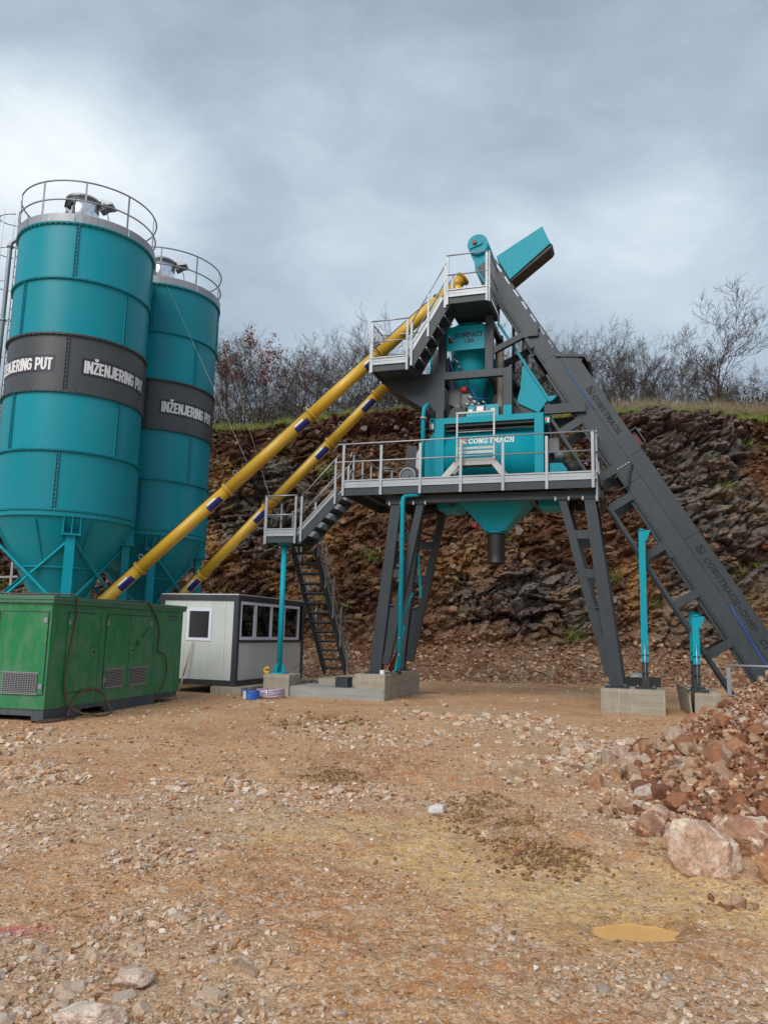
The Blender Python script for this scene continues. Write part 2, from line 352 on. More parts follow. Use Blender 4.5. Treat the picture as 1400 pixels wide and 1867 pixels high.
c = n.mix(n.math('MULTIPLY', zn.outputs[1], .8), c, (.74, .47, .18)); c = n.mix(n.math('MULTIPLY', zn.outputs[2], .7), c, (.25, .14, .055))
c = n.mix(n.math('MULTIPLY', zn.outputs[0], .45), c, (.62, .46, .32))
peb = []
for s_, w_ in ((22, .5), (48, .5), (95, .45)):
    vo = n.n('ShaderNodeTexVoronoi', feature='F1', ins={'Vector': geo, 'Scale': float(s_), 'Randomness': 1.0})
    vd = n.n('ShaderNodeTexVoronoi', feature='DISTANCE_TO_EDGE', ins={'Vector': geo, 'Scale': float(s_), 'Randomness': 1.0})
    sel = n.n('ShaderNodeSeparateColor', ins={0: vo.outputs['Color']})
    pc = n.ramp(sel.outputs[0], [(0., (.26, .12, .055)), (.35, (.46, .26, .13)), (.6, (.6, .4, .24)), (.85, (.7, .54, .39)), (1., (.78, .68, .58))])
    dens = n.math('ADD', n.math('MULTIPLY', zn.outputs[0], .35), n.math('MULTIPLY', mid, .9))
    on = n.ramp(n.math('SUBTRACT', dens, sel.outputs[1]), [(-.0, 0.), (.12, 1.)])
    c = n.mix(n.math('MULTIPLY', on, w_), c, pc)
    eg = n.ramp(vd.outputs[0], [(0., .0), (.3, 1.)])
    peb.append(n.math('MULTIPLY', n.math('MULTIPLY', on, eg), 1.0/s_*10))
c = n.mix(1., c, n.ramp(fin, [(.25, .6), (.5, 1.), (.75, 1.32)]), 'MULTIPLY')
flv = n.n('ShaderNodeMapping', ins={'Vector': geo, 'Scale': (1, 1.6, 1)}).outputs[0]
c = n.mix(n.ramp(n.noise(flv, 46, 3, .65), [(.60, 0.), (.655, .75)]), c, (.8, .64, .46)); c = n.mix(n.ramp(n.noise(flv, 24, 3, .7), [(.635, 0.), (.68, .7)]), c, (.76, .62, .47))
c = n.mix(n.ramp(n.noise(flv, 33, 4, .7), [(.34, .75), (.41, 0.)]), c, (.2, .085, .035))
pd_ = n.n('ShaderNodeVectorMath', operation='DISTANCE', ins={0: n.n('ShaderNodeMapping', ins={'Vector': geo, 'Scale': (.55, 1, 0)}).outputs[0], 1: (PINK_XY[0]*.55, PINK_XY[1], 0)}).outputs['Value']
pk_ = n.ramp(n.math('ADD', pd_, n.math('MULTIPLY', n.noise(geo, 9, 5, .7), .35)), [(.2, .8), (.3, 0.)])
wd_ = n.n('ShaderNodeVectorMath', operation='DISTANCE', ins={0: n.n('ShaderNodeMapping', ins={'Vector': geo, 'Scale': (.62, 1, 0)}).outputs[0], 1: (PUD[0]*.62, PUD[1], 0)}).outputs['Value']
c = n.mix(n.ramp(n.math('ADD', wd_, n.math('MULTIPLY', n.noise(geo, 7, 5, .65), .3)), [(.3, .55), (.42, 0.)]), c, (.26, .14, .05))      # soaked soil round the puddle
c = n.mix(pk_, c, (.6, .13, .14))      # a splash of pink marking paint on the ground
n.l(c, b.inputs['Base Color']); b.inputs['Roughness'].default_value = .9; b.inputs['Specular IOR Level'].default_value = .25
H = n.math('ADD', n.math('ADD', peb[0], peb[1]), n.math('ADD', peb[2], n.math('ADD', n.math('MULTIPLY', fin, .8), n.math('MULTIPLY', vf, .25))))
bp = n.n('ShaderNodeBump', ins={'Strength': .8, 'Distance': .022, 'Height': H}); n.l(bp.outputs[0], b.inputs['Normal'])
M['soil'] = m
ground = link('ground', np_mesh('ground', np.stack([xf, yf, Z], 1), F, 'soil', zc, True), kind='structure')
ground['label'] = 'open yard of brown gravelly soil with ochre and pale stony patches'
# puddle
pm, n, b = mat('muddy_water'); oc = n.n('ShaderNodeNewGeometry').outputs['Position']
n.l(n.mix(n.noise(oc, 6, 3), (.74, .40, .13), (.8, .47, .18)), b.inputs['Base Color']); b.inputs['Roughness'].default_value = .1; M['mud'] = pm
mb = MB(); k = 40
mb.add([(PUD[0]+.5*math.cos(t), PUD[1]+.36*math.sin(t), -.016) for t in [2*math.pi*i/k for i in range(k)]], [tuple(range(k))])
single('puddle', mb, 'mud', 'small puddle of opaque orange muddy water in the yard', 'puddle', MW, kind='structure')

# ------------------------------------------------------------------ stone variants
def hull(seed, npts=11, flat=(1, 1, .7)):
    r = random.Random(seed); bm = bmesh.new()
    for _ in range(npts):
        v = Vector((r.gauss(0, 1), r.gauss(0, 1), r.gauss(0, 1))).normalized()*r.uniform(.8, 1.1)
        v = Vector([math.copysign(abs(c_)**.8, c_) for c_ in v])
        bm.verts.new((v.x*flat[0]*.5, v.y*flat[1]*.5, v.z*flat[2]*.5))
    g = bmesh.ops.convex_hull(bm, input=bm.verts); bmesh.ops.delete(bm, geom=list({e for e in g['geom_interior']+g['geom_unused'] if isinstance(e, bmesh.types.BMVert)}), context='VERTS')
    bmesh.ops.triangulate(bm, faces=bm.faces); bm.verts.index_update()
    V = np.array([v.co[:] for v in bm.verts]); Fc = np.array([[v.index for v in f.verts] for f in bm.faces]); bm.free(); return V, Fc
SMALL = [hull(i, random.randint(8, 11), (1, random.uniform(.6, 1), random.uniform(.4, .8))) for i in range(20)]
LARGE = [hull(100+i, random.randint(16, 24), (1, random.uniform(.65, .95), random.uniform(.55, .85))) for i in range(10)]
PAL = np.array([(.74, .56, .41), (.66, .45, .28), (.55, .32, .165), (.44, .21, .095), (.8, .67, .55), (.56, .46, .37), (.64, .37, .22), (.30, .14, .065)])
def scatter(P, S, var, pal, seed, tilt=.5, pw=None):
    r = np.random.default_rng(seed); N = len(P); vi = r.integers(0, len(var), N); VV, FF, CC = [], [], []; off = 0
    ci = r.choice(len(pal), N, p=pw); cb = pal[ci]*r.uniform(.8, 1.15, (N, 1))
    for k, (V, Fc) in enumerate(var):
        idx = np.where(vi == k)[0]; m_ = len(idx)
        if not m_: continue
        a = r.uniform(0, 2*np.pi, m_); t = r.normal(0, tilt, m_); ca, sa, ct, st = np.cos(a), np.sin(a), np.cos(t), np.sin(t)
        v = V[None]*S[idx][:, None, None]
        x, y, z = v[..., 0], v[..., 1]*ct[:, None]-v[..., 2]*st[:, None], v[..., 1]*st[:, None]+v[..., 2]*ct[:, None]
        q = np.stack([x*ca[:, None]-y*sa[:, None], x*sa[:, None]+y*ca[:, None], z], -1)+P[idx][:, None]
        VV.append(q.reshape(-1, 3)); FF.append((Fc[None]+(np.arange(m_)*len(V))[:, None, None]+off).reshape(-1, 3)); off += m_*len(V)
        CC.append(np.repeat(cb[idx], len(V), 0))
    return np.concatenate(VV), np.concatenate(FF), np.concatenate(CC)

def blocked(x, y):      # nothing loose inside the solid things
    tx = (x-ORG.x)*math.cos(THETA)-(y-ORG.y)*math.sin(THETA); ty = (x-ORG.x)*math.sin(THETA)+(y-ORG.y)*math.cos(THETA)
    b_ = (tx > -3.3) & (tx < .1) & (ty > -.15) & (ty < 3.6) | (tx > 4.9) & (tx < 6.4) & (ty > 0) & (ty < 2.4) | (tx > 6.7) & (tx < 7.6) & (ty > -.1) & (ty < 1.8)
    b_ |= (tx > -6.2) & (tx < -3.6) & (ty > -.6) & (ty < 4)
    d = np.hypot((x-PUD[0])/.3, (y-PUD[1])/.17) < 1.1
    gx = (x+5.58)*math.sin(R(12))+(y-13.43)*math.cos(R(12)); gp = -(x+5.58)*math.cos(R(12))+(y-13.43)*math.sin(R(12))
    return b_ | d | ((gx > -.1) & (gx < 5) & (gp > -.1) & (gp < 2.1))
def field(N, y0, y1, smin, smax, seed, power=2.2, zw=.75):
    r = np.random.default_rng(seed); y = r.uniform(y0, y1, N*3); x = r.uniform(-.56, .56, N*3)*y+r.uniform(-.4, .4, N*3)
    zw_ = zone(x, y, ZW, 61); zo = np.maximum(zone(x, y, ZO, 71), zone(x, y, ZD, 41)*.6)
    cl_ = sstep(-.25, .45, fbm(x*1.3, y*1.3, x*0, 4, 77))
    keep = (r.uniform(0, 1, N*3) < (.06+.24*cl_**2+.55*zw*zw_*(.35+.65*cl_))*(1-.85*zo)*np.where((y > 16.5) & (y < 25) & (x > -2), .25, 1.)) & ~blocked(x, y); x, y = x[keep][:N], y[keep][:N]
    s = smin+(smax-smin)*r.uniform(0, 1, len(x))**power; s *= 1+.5*zone(x, y, ZW, 61)
    return x, y, s
parts_ = [field(26000, 2.6, 5.5, .006, .034, 1, 3.4), field(18000, 4.5, 9, .010, .048, 2, 3.4), field(15000, 8, 16, .02, .09, 3, 3.6), field(6500, 15, 30, .045, .16, 4, 3.4)]
x = np.concatenate([p[0] for p in parts_]); y = np.concatenate([p[1] for p in parts_]); s = np.concatenate([p[2] for p in parts_])
zb_ = zone(x, y, ZW, 61); VA = scatter(np.stack([x, y, ground_z(x, y)+s*.08], 1)[zb_ < .25], s[zb_ < .25], SMALL, PAL, 5, .4, [.12, .17, .2, .17, .10, .05, .12, .07]); VB = scatter(np.stack([x, y, ground_z(x, y)+s*.12], 1)[zb_ >= .25], s[zb_ >= .25]*1.12, SMALL, PAL, 6, .5, [.24, .22, .14, .08, .17, .06, .07, .02])
V_, F_, C_ = np.concatenate([VA[0], VB[0]]), np.concatenate([VA[1], VB[1]+len(VA[0])]), np.concatenate([VA[2], VB[2]*1.0])
link('gravel', np_mesh('gravel', V_, F_, 'stone', C_), kind='stuff', label='loose angular gravel and pebbles lying over the whole yard')
# the largest loose stones, one by one
def variant_mesh(i, big=True):
    V, Fc = (LARGE if big else SMALL)[i % (10 if big else 20)]
    return V, Fc
stone_meshes = []
for i in range(10):
    for cidx in (0, 1, 0, 4, 5):
        V, Fc = LARGE[i]; stone_meshes.append(np_mesh('stone', V, Fc, 'stone', np.tile(PAL[cidx]*random.uniform(.85, 1.1), (len(V), 1))))
xa, ya, sa = field(75, 3.0, 5.0, .035, .085, 21, 2.2, 2.5); rs_ = np.random.default_rng(90); xd = rs_.uniform(-1.9, -.55, 45); yd = rs_.uniform(3.15, 4.25, 45); sd2 = rs_.uniform(.05, .15, 45); xb, yb, sb = field(100, 4.8, 9.5, .045, .11, 22, 2.2, 2.5); xc_, yc_, sc_ = field(78, 9, 16.5, .09, .19, 23, 2, 2.5)
for x, y, s in zip(np.r_[xa, xb, xc_, xd], np.r_[ya, yb, yc_, yd], np.r_[sa, sb, sc_, sd2]):
    o = link('stone', random.choice(stone_meshes), ground, (x, y, float(ground_z(np.array([x]), np.array([y]))[0])-s*.1))
    o.rotation_euler = (random.uniform(-.3, .3), random.uniform(-.3, .3), random.uniform(0, 6.28)); o.scale = (s, s, s)
# clods of torn soil
r_ = np.random.default_rng(8); N = 9000; k = r_.integers(0, len(ZD), N); zz_ = np.array(ZD)[k]
x = zz_[:, 0]+r_.normal(0, .62, N)*zz_[:, 2]; y = zz_[:, 1]+r_.normal(0, .75, N)*zz_[:, 2]; s = .008+.045*r_.uniform(0, 1, N)**4*np.where(y > 10, 2, 1)
x2 = r_.uniform(-.55, .55, 7000); y2 = r_.uniform(2.8, 12, 7000); x = np.r_[x, x2*y2]; y = np.r_[y, y2]; s = np.r_[s, .006+.022*r_.uniform(0, 1, 7000)**3*(.5+y2/8)]
kp = ~blocked(x, y) & (fbm(x*2.5, y*2.5, x*0, 3, 131) > -.12); x, y, s = x[kp], y[kp], s[kp]
V_, F_, C_ = scatter(np.stack([x, y, ground_z(x, y)+s*.2], 1), s, SMALL, np.array([(.26, .15, .06), (.34, .2, .08), (.42, .28, .12), (.2, .1, .045)]), 9, .8)
link('soil_clods', np_mesh('soil_clods', V_, F_, 'stone', C_), kind='stuff', label='torn dark clods of damp soil in the middle of the yard')

# ------------------------------------------------------------------ quarry face
ux = axis([(-70, -22, 2.5), (-22, -17, .3), (-17, 22, .055), (22, 28, .3), (28, 75, 2.5)])
prof = [(26.0, -.12), (28.6, -.02), (30.4, .5), (31.5, 1.25), (31.95, 2.5), (32.5, 5.5), (33.3, 8.2), (34.2, 10.6), (34.7, 11.35), (35.2, 11.62), (37.5, 11.9), (42, 12.2), (60, 12.8), (140, 14)]
pr = np.array(prof); sl = np.r_[0, np.cumsum(np.hypot(np.diff(pr[:, 0]), np.diff(pr[:, 1])))]
vv = axis([(0, 2.0, .2), (2.0, sl[8]+.8, .055), (sl[8]+.8, sl[11], .3), (sl[11], sl[-1], 6)])
py0 = np.interp(vv, sl, pr[:, 0]); pz0 = np.interp(vv, sl, pr[:, 1])
U, Vv = np.meshgrid(ux, vv); PY, PZ = np.meshgrid(ux*0, py0)[1], np.meshgrid(ux*0, pz0)[1]
u, yv, zv = U.ravel(), PY.ravel().copy(), PZ.ravel().copy(); z00 = zv.copy(); o0 = u*0
topvar = fbm(u*.12, o0, o0+3, 3, 5)*.45+np.interp(u, [-16, -6, 3, 13, 20], [-.75, -.5, .15, .45, .5])
wallm = sstep(.9, 2.2, z00)*(1-sstep(11.1, 11.8, z00)); fullm = sstep(.05, 1.2, z00)*(1-sstep(11.3, 12, z00))
zv += topvar*sstep(3, 11, z00)
yv += (fbm(u*.09, o0, o0, 3, 1)*1.5+.4*np.sin(u*.25+1))*sstep(0, 2, z00)
dip = R(16); ru, rv = u*math.cos(dip)+zv*math.sin(dip), -u*math.sin(dip)+zv*math.cos(dip)
wx, wz = fbm(u*.5, zv*.5, o0, 3, 31)*.5, fbm(u*.5, zv*.5, o0+9, 3, 32)*.5
rockm = sstep(-.1, .2, fbm(u*.22+4, zv*.3, o0, 4, 44)*1.25+.07*np.sin(u*.5)+.16*sstep(9, 14, u)-.13*sstep(-4, -1, u)*(1-sstep(8, 11, u))+.1*(1-sstep(-7, -4, u)))            # 1 = jointed rock, 0 = red earth
D = fbm(u*.28, zv*.35, o0, 4, 2)*1.1
f1, f2, a_, gx, gy, dx, dy = voronoi((ru+wx)/1.9, (rv+wz)/.85, 3)
blk = (a_-.5)*.75+(gx*dx+gy*dy)*.55-.35*(1-sstep(0, .10, f2-f1)); cA = a_
f1, f2, a_, gx, gy, dx, dy = voronoi((ru+wx)/.66, (rv+wz*.6)/.3, 13); blk2 = (a_-.5)*.36+(gx*dx+gy*dy)*.42-.12*(1-sstep(0, .12, f2-f1)); cB = a_; cr2 = f2-f1
f1, f2, a_, gx, gy, dx, dy = voronoi((ru+wx)/.26, (rv+wz*.6)/.14, 23); blk3 = (a_-.5)*.15+(gx*dx+gy*dy)*.2
fine = fbm(u*5, zv*5, o0, 3, 50)*.05-np.abs(fbm(u*2.4+wx, zv*3.2+wz, o0, 4, 51, .6))*.08
disp = D+rockm*(blk+blk2+blk3)+(1-rockm)*(blk*.35+blk2*.55+blk3*1.1)+fine
notch = np.exp(-((zv-(10.35+topvar))/.4)**2)*.55*sstep(-.2, .3, fbm(u*.3, o0, o0, 2, 88))
yv += -disp*np.clip(wallm+.28*(fullm-wallm), 0, 1)+notch
zv += (fbm(u*1.2, yv*1.2, o0, 3, 66)*.16+blk2*.25)*fullm
zv += fbm(u*1.5, yv*1.5, o0, 3, 67)*.12*sstep(11.2, 11.8, z00)
# colour
grey = np.array((.27, .25, .225)); dgrey = np.array((.082, .078, .076)); red = np.array((.185, .078, .038)); dred = np.array((.075, .03, .017)); och = np.array((.46, .25, .09)); pink = np.array((.56, .36, .22)); tan = np.array((.4, .27, .16))
def L3(a, b_, t): return a*(1-t[:, None])+b_*t[:, None]
gq = L3(np.tile(dgrey, (len(u), 1)), np.tile(grey, (len(u), 1)), np.clip(cA*.5+cB*.6+.2*fbm(u*3, zv*3, o0, 3, 91), 0, 1))
sq = L3(np.tile(dred, (len(u), 1)), np.tile(red, (len(u), 1)), np.clip(.55+.9*fbm(u*.8, zv*.8, o0, 4, 92), 0, 1))
sq = L3(sq, np.tile(och, (len(u), 1)), np.clip(sstep(-.05, .3, fbm(u*.4+7, zv*.4, o0, 5, 93, .6))*.8+.7*np.exp(-((u-3.2)/1.5)**2-((zv-4.2)/1.6)**2)+.5*np.exp(-((u+2.5)/1.2)**2-((zv-6.5)/2)**2), 0, 1)*(1-sstep(8, 10, zv)))
cc = L3(sq, gq, np.clip(rockm*.85-(1-sstep(0, .1, cr2))*.6, 0, 1))
cc = L3(cc, np.tile(tan, (len(u), 1)), (cB > .86)*.5*(1-sstep(8, 10, zv)))
low = 1-sstep(.5, 2.6, zv+fbm(u*.5, zv*.5, o0, 4, 94)*2.2)
cc = L3(cc, L3(np.tile(pink*.8, (len(u), 1)), np.tile(red*1.5, (len(u), 1)), np.clip(.5+fbm(u*2, zv*2, o0, 4, 95), 0, 1)), low*.85)
cc = L3(cc, np.tile(np.array((.36, .2, .11)), (len(u), 1)), 1-sstep(-.05, .5, z00))
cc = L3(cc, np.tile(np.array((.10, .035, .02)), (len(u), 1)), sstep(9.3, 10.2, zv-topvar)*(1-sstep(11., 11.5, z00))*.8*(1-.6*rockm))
grs = sstep(11.15, 11.45, z00)
gr_c = L3(np.tile(np.array((.13, .12, .035)), (len(u), 1)), np.tile(np.array((.2, .21, .03)), (len(u), 1)), np.clip(.5+fbm(u*.7, yv*.7, o0, 3, 96)*1.3, 0, 1))
cc = L3(cc, gr_c, grs)
m, n, b = mat('quarry_rock'); col = n.n('ShaderNodeVertexColor', layer_name='Col').outputs[0]; g = n.n('ShaderNodeNewGeometry'); geo = g.outputs['Position']
f = n.noise(geo, 2.4, 8, .7, .5); f2_ = n.noise(geo, 14, 6, .75); nz = n.n('ShaderNodeSeparateXYZ', ins={0: g.outputs['Normal']}).outputs[2]; pz = n.n('ShaderNodeSeparateXYZ', ins={0: geo}).outputs[2]
c = n.mix(1., col, n.ramp(f, [(.3, .62), (.5, 1.), (.7, 1.35)]), 'MULTIPLY'); c = n.mix(1., c, n.ramp(f2_, [(.3, .6), (.5, 1.), (.7, 1.4)]), 'MULTIPLY')
moss = n.math('MULTIPLY', n.ramp(n.math('ADD', nz, n.math('MULTIPLY', f, .5)), [(.72, 0.), (.95, 1.)]), n.math('MULTIPLY', n.ramp(n.math('DIVIDE', pz, 12.), [(.5, 0.), (.85, 1.)]), n.ramp(n.noise(geo, .5, 4, .6), [(.42, 0.), (.6, .9)])))
c = n.mix(moss, c, (.11, .12, .022))
n.l(c, b.inputs['Base Color']); b.inputs['Roughness'].default_value = .8; b.inputs['Specular IOR Level'].default_value = .35
bp = n.n('ShaderNodeBump', ins={'Strength': 1., 'Distance': .11, 'Height': n.math('ADD', f2_, n.math('MULTIPLY', n.noise(geo, 45, 4, .8), .4))}); n.l(bp.outputs[0], b.inputs['Normal'])
M['rock'] = m
nx, ny = len(ux), len(vv); I = np.arange(nx*ny).reshape(ny, nx); F = np.stack([I[:-1, :-1], I[:-1, 1:], I[1:, 1:], I[1:, :-1]], -1).reshape(-1, 4)
cliff_v = np.stack([u, yv, zv], 1)
cliff = link('quarry_hillside', np_mesh('quarry_hillside', cliff_v, F, 'rock', cc), kind='structure', label='quarried hillside of dark rock and red earth under a strip of turf')
CG = cliff_v.reshape(ny, nx, 3)
# stones at the foot and stuck in the face
r_ = np.random.default_rng(31)
def on_cliff(N, v0, v1, x0=-17, x1=22):
    j = r_.integers(np.searchsorted(vv, v0), np.searchsorted(vv, v1), N); i = r_.integers(np.searchsorted(ux, x0), np.searchsorted(ux, x1), N); return CG[j, i]
P1 = on_cliff(12000, 2.0, sl[3]+.35); s1 = .045+.25*r_.uniform(0, 1, 12000)**3.2
P2 = on_cliff(6000, sl[3]+.3, sl[8]-.4); s2 = .05+.42*r_.uniform(0, 1, 6000)**5
V_, F_, C_ = scatter(P1+np.array((0, -.02, .02)), s1, SMALL, np.array([(.56, .37, .23), (.46, .26, .14), (.64, .48, .34), (.34, .17, .08), (.24, .10, .045), (.42, .32, .23)]), 33, .7)
link('scree', np_mesh('scree', V_, F_, 'rubble', C_), kind='stuff', label='pinkish broken stones heaped along the foot of the quarry face')
V_, F_, C_ = scatter(P2+np.array((0, -.03, 0)), s2, SMALL, np.array([(.14, .13, .12), (.2, .18, .16), (.22, .11, .055), (.10, .05, .03), (.3, .19, .11), (.09, .08, .08)]), 34, .7)
link('rock_debris', np_mesh('rock_debris', V_, F_, 'rubble', C_), kind='stuff', label='loose rock fragments lodged in the quarry face')

# ------------------------------------------------------------------ vegetation
m, n, b = mat('bark'); oc = n.n('ShaderNodeTexCoord').outputs['Object']; n.l(n.mix(n.noise(oc, 3, 3), (.05, .038, .03), (.10, .08, .065)), b.inputs['Base Color']); b.inputs['Roughness'].default_value = .9; M['bark'] = m
m, n, b = mat('twigs'); n.l(n.mix(n.noise(n.n('ShaderNodeTexCoord').outputs['Object'], 1.2, 3), (.058, .04, .03), (.105, .076, .058)), b.inputs['Base Color']); b.inputs['Roughness'].default_value = .9; M['twigs'] = m
def leafmat(name, c1, c2):
    m, n, b = mat(name); n.l(n.mix(n.noise(n.n('ShaderNodeNewGeometry').outputs['Position'], 2.5, 4), c1, c2), b.inputs['Base Color']); b.inputs['Roughness'].default_value = .7; M[name] = m
leafmat('dry_leaves', (.16, .05, .03), (.34, .13, .08)); leafmat('thicket_leaves', (.035, .042, .018), (.085, .08, .04)); leafmat('grass_blades', (.12, .16, .025), (.24, .25, .06)); leafmat('dry_grass', (.26, .2, .11), (.36, .29, .17)); leafmat('evergreen', (.022, .035, .015), (.06, .07, .03))
def seg_mesh(name, segs, m):
    A = np.array([s_[0] for s_ in segs]); B = np.array([s_[1] for s_ in segs]); ra = np.array([s_[2] for s_ in segs]); rb = np.array([s_[3] for s_ in segs])
    d = B-A; d /= np.linalg.norm(d, axis=1)[:, None]+1e-9; u_ = np.where(np.abs(d[:, 2:3]) < .9, np.array([[0, 0, 1.]]), np.array([[1., 0, 0]]))
    a = np.cross(d, u_); a /= np.linalg.norm(a, axis=1)[:, None]+1e-9; c_ = np.cross(d, a); V = []
    for P, r__ in ((A, ra), (B, rb)):
        for k in range(3):
            t = 2*np.pi*k/3; V.append(P+(a*math.cos(t)+c_*math.sin(t))*r__[:, None])
    V = np.stack(V, 1).reshape(-1, 3); o = (np.arange(len(A))*6)[:, None]
    F = np.concatenate([o+np.array([[k, (k+1) % 3, 3+(k+1) % 3, 3+k]]) for k in range(3)])
    return np_mesh(name, V, F, m)
def gen_tree(seed, H, stems, spread, gnarl=.16, dens=1.):
    r = random.Random(seed); big, small, tips = [], [], []
    def br(p, d, L, r0, lev):
        n_ = 5 if lev == 0 else (4 if lev == 1 else 3); q = p.copy(); rr = r0
        for i in range(n_):
            d = (d+Vector((r.gauss(0, gnarl), r.gauss(0, gnarl), r.gauss(.04, gnarl*.6)))).normalized(); q2 = q+d*L/n_; r2 = max(.0045, r0*(1-(i+1)/n_*.75))
            (big if lev == 0 else small).append((q.copy(), q2.copy(), rr, r2))
            if lev < 4 and (i > 0 or lev > 0):
                for _ in range(int((1.5 if lev < 3 else 1.1)*dens+r.random())):
                    ax = Vector((r.gauss(0, 1), r.gauss(0, 1), r.gauss(.25, .5))); ax = (ax-d*ax.dot(d)).normalized()
                    nd = (d*math.cos(R(38))+ax*math.sin(R(r.uniform(25, 55)))).normalized()
                    br(q2, nd, L*r.uniform(.36, .6), r2*.62, lev+1)
            q, rr = q2, r2
        if lev >= 2: tips.append(q.copy())
    for s_ in range(stems):
        a = r.uniform(0, 6.28); p = Vector((math.cos(a), math.sin(a), 0))*r.uniform(0, .3)*(stems > 1)
        br(p-Vector((0, 0, .3)), Vector((math.cos(a)*spread*r.random(), math.sin(a)*spread*r.random(), 1)).normalized(), H*r.uniform(.72, 1)*.95, H*.0085*r.uniform(.7, 1.1)+(.03 if stems == 1 else 0), 0)
    k = H/max(t[1].z for t in big+small); f = lambda L_: [(a*k, b_*k, c_, d_) for a, b_, c_, d_ in L_]
    return f(big), f(small), [t*k for t in tips]
def leaf_mesh(name, P, size, mat_, seed=0, up=False):
    r = np.random.default_rng(seed); P = np.asarray(P); N = len(P); a = r.normal(0, 1, (N, 3)); b_ = r.normal(0, 1, (N, 3)); a /= np.linalg.norm(a, axis=1)[:, None]; b_ = np.cross(a, b_); b_ /= np.linalg.norm(b_, axis=1)[:, None]
    s_ = (size*r.uniform(.6, 1.3, N))[:, None]; V = np.stack([P-a*s_, P+b_*s_*.5, P+a*s_, P-b_*s_*.5], 1).reshape(-1, 3)
    return np_mesh(name, V, np.arange(N*4).reshape(-1, 4), mat_)
TV = []
VLAB = ['four-stemmed', 'three-stemmed', 'bushy five-stemmed', 'single-stemmed', 'slender two-stemmed', 'low spreading']
for i, (H, st, sp, gn, de) in enumerate([(4.7, 4, .35, .13, .9), (5.2, 3, .3, .12, 1.), (4.2, 5, .45, .15, .85), (4.8, 1, .2, .15, 1.15), (5.3, 2, .25, .12, 1.05), (3.8, 4, .5, .17, .9)]):
    bg_, sm_, tp_ = gen_tree(50+i, H, st, sp, gn, de); TV.append((seg_mesh('trunk', bg_, 'bark'), seg_mesh('crown', sm_, 'twigs'), len(sm_)))
def topz(x, y): return float(np.interp(y, pr[7:, 0], pr[7:, 1]))+np.interp(x, [-16, -6, 3, 13, 20], [-.75, -.5, .15, .45, .5])-.1
def tree(name, label, tv, x, y, sc, rz, group=None, extra=None):
    e = bpy.data.objects.new(name, None); COL.objects.link(e); e.location = (x, y, topz(x, y)); e.scale = (sc, sc, sc*random.uniform(.95, 1.1)); e.rotation_euler.z = rz; props(e, label, 'tree', group)
    link('trunk', tv[0], e); link('crown', tv[1], e)
    if extra: link('leaves', extra, e)
    return e
# big bare tree at the right and the two trees that keep their dry leaves
bg_, sm_, tp_ = gen_tree(201, 7.4, 2, .35, .13, 1.25); bg_ = [(a, b_, c_*1.6, d_*1.6) for a, b_, c_, d_ in bg_]; sm_ = [(a, b_, c_*1.7, d_*1.7) for a, b_, c_, d_ in sm_]; tree('bare_tree', 'tallest bare spreading tree on the hilltop, right of the inclined conveyor', (seg_mesh('trunk', bg_, 'bark'), seg_mesh('crown', sm_, 'twigs')), 17.6, 39.5, 1.0, .4)
bg_, sm_, tp_ = gen_tree(207, 5.6, 1, .2, .13, 1.2); bg_ = [(a, b_, c_*1.4, d_*1.4) for a, b_, c_, d_ in bg_]; sm_ = [(a, b_, c_*1.5, d_*1.5) for a, b_, c_, d_ in sm_]; tree('bare_tree', 'slim bare tree on the hilltop left of the tallest one', (seg_mesh('trunk', bg_, 'bark'), seg_mesh('crown', sm_, 'twigs')), 12.4, 38.6, .95, .4)
for (sd_, H, x, y, lab, nn_) in ((301, 5.2, -5.9, 36.6, 'small tree keeping russet dry leaves, on the hilltop beside the right silo', 1500), (302, 5.0, -7.9, 36.5, 'leafy russet bush on the hilltop partly behind the right silo', 1100), (303, 4., -4.2, 36.9, 'low shrub with a few russet leaves between bare saplings', 160)):
    bg_, sm_, tp_ = gen_tree(sd_, H, 2, .4, .14, .8); r = random.Random(sd_); ps = [t+Vector((r.gauss(0, .12), r.gauss(0, .12), r.gauss(0, .12))) for t in tp_ for _ in range(9)]; r.shuffle(ps); ps = [q for q in ps if q.z > H*.42][:nn_]
    tree('oak_sapling', lab, (seg_mesh('trunk', bg_, 'bark'), seg_mesh('crown', sm_, 'twigs')), x, y, 1, 1., extra=leaf_mesh('leaves', [q[:] for q in ps], .075, 'dry_leaves', sd_))
r = random.Random(5); xx = -9.4
PLACES = [(-6.5, 'right behind the rear silo'), (-2.5, 'above the two yellow screws'), (.5, 'left of the upper landing'), (6., 'behind the mixing tower'), (10.5, 'behind the conveyor cover'), (14.5, 'left of the tallest bare tree'), (99, 'below the tallest bare tree')]
while xx < 22:
    y = r.uniform(36.8, 43); sc = r.uniform(.78, 1.08)
    if xx > 14.5: sc *= .7
    vi = r.randrange(6); pl_ = next(t for lim, t in PLACES if xx < lim)
    tree('bare_sapling', 'bare %s sapling on the hilltop %s' % (VLAB[vi], pl_), TV[vi], xx, y, sc, r.uniform(0, 6.28), 'bare saplings along the hilltop'); xx += r.uniform(.24, .5)
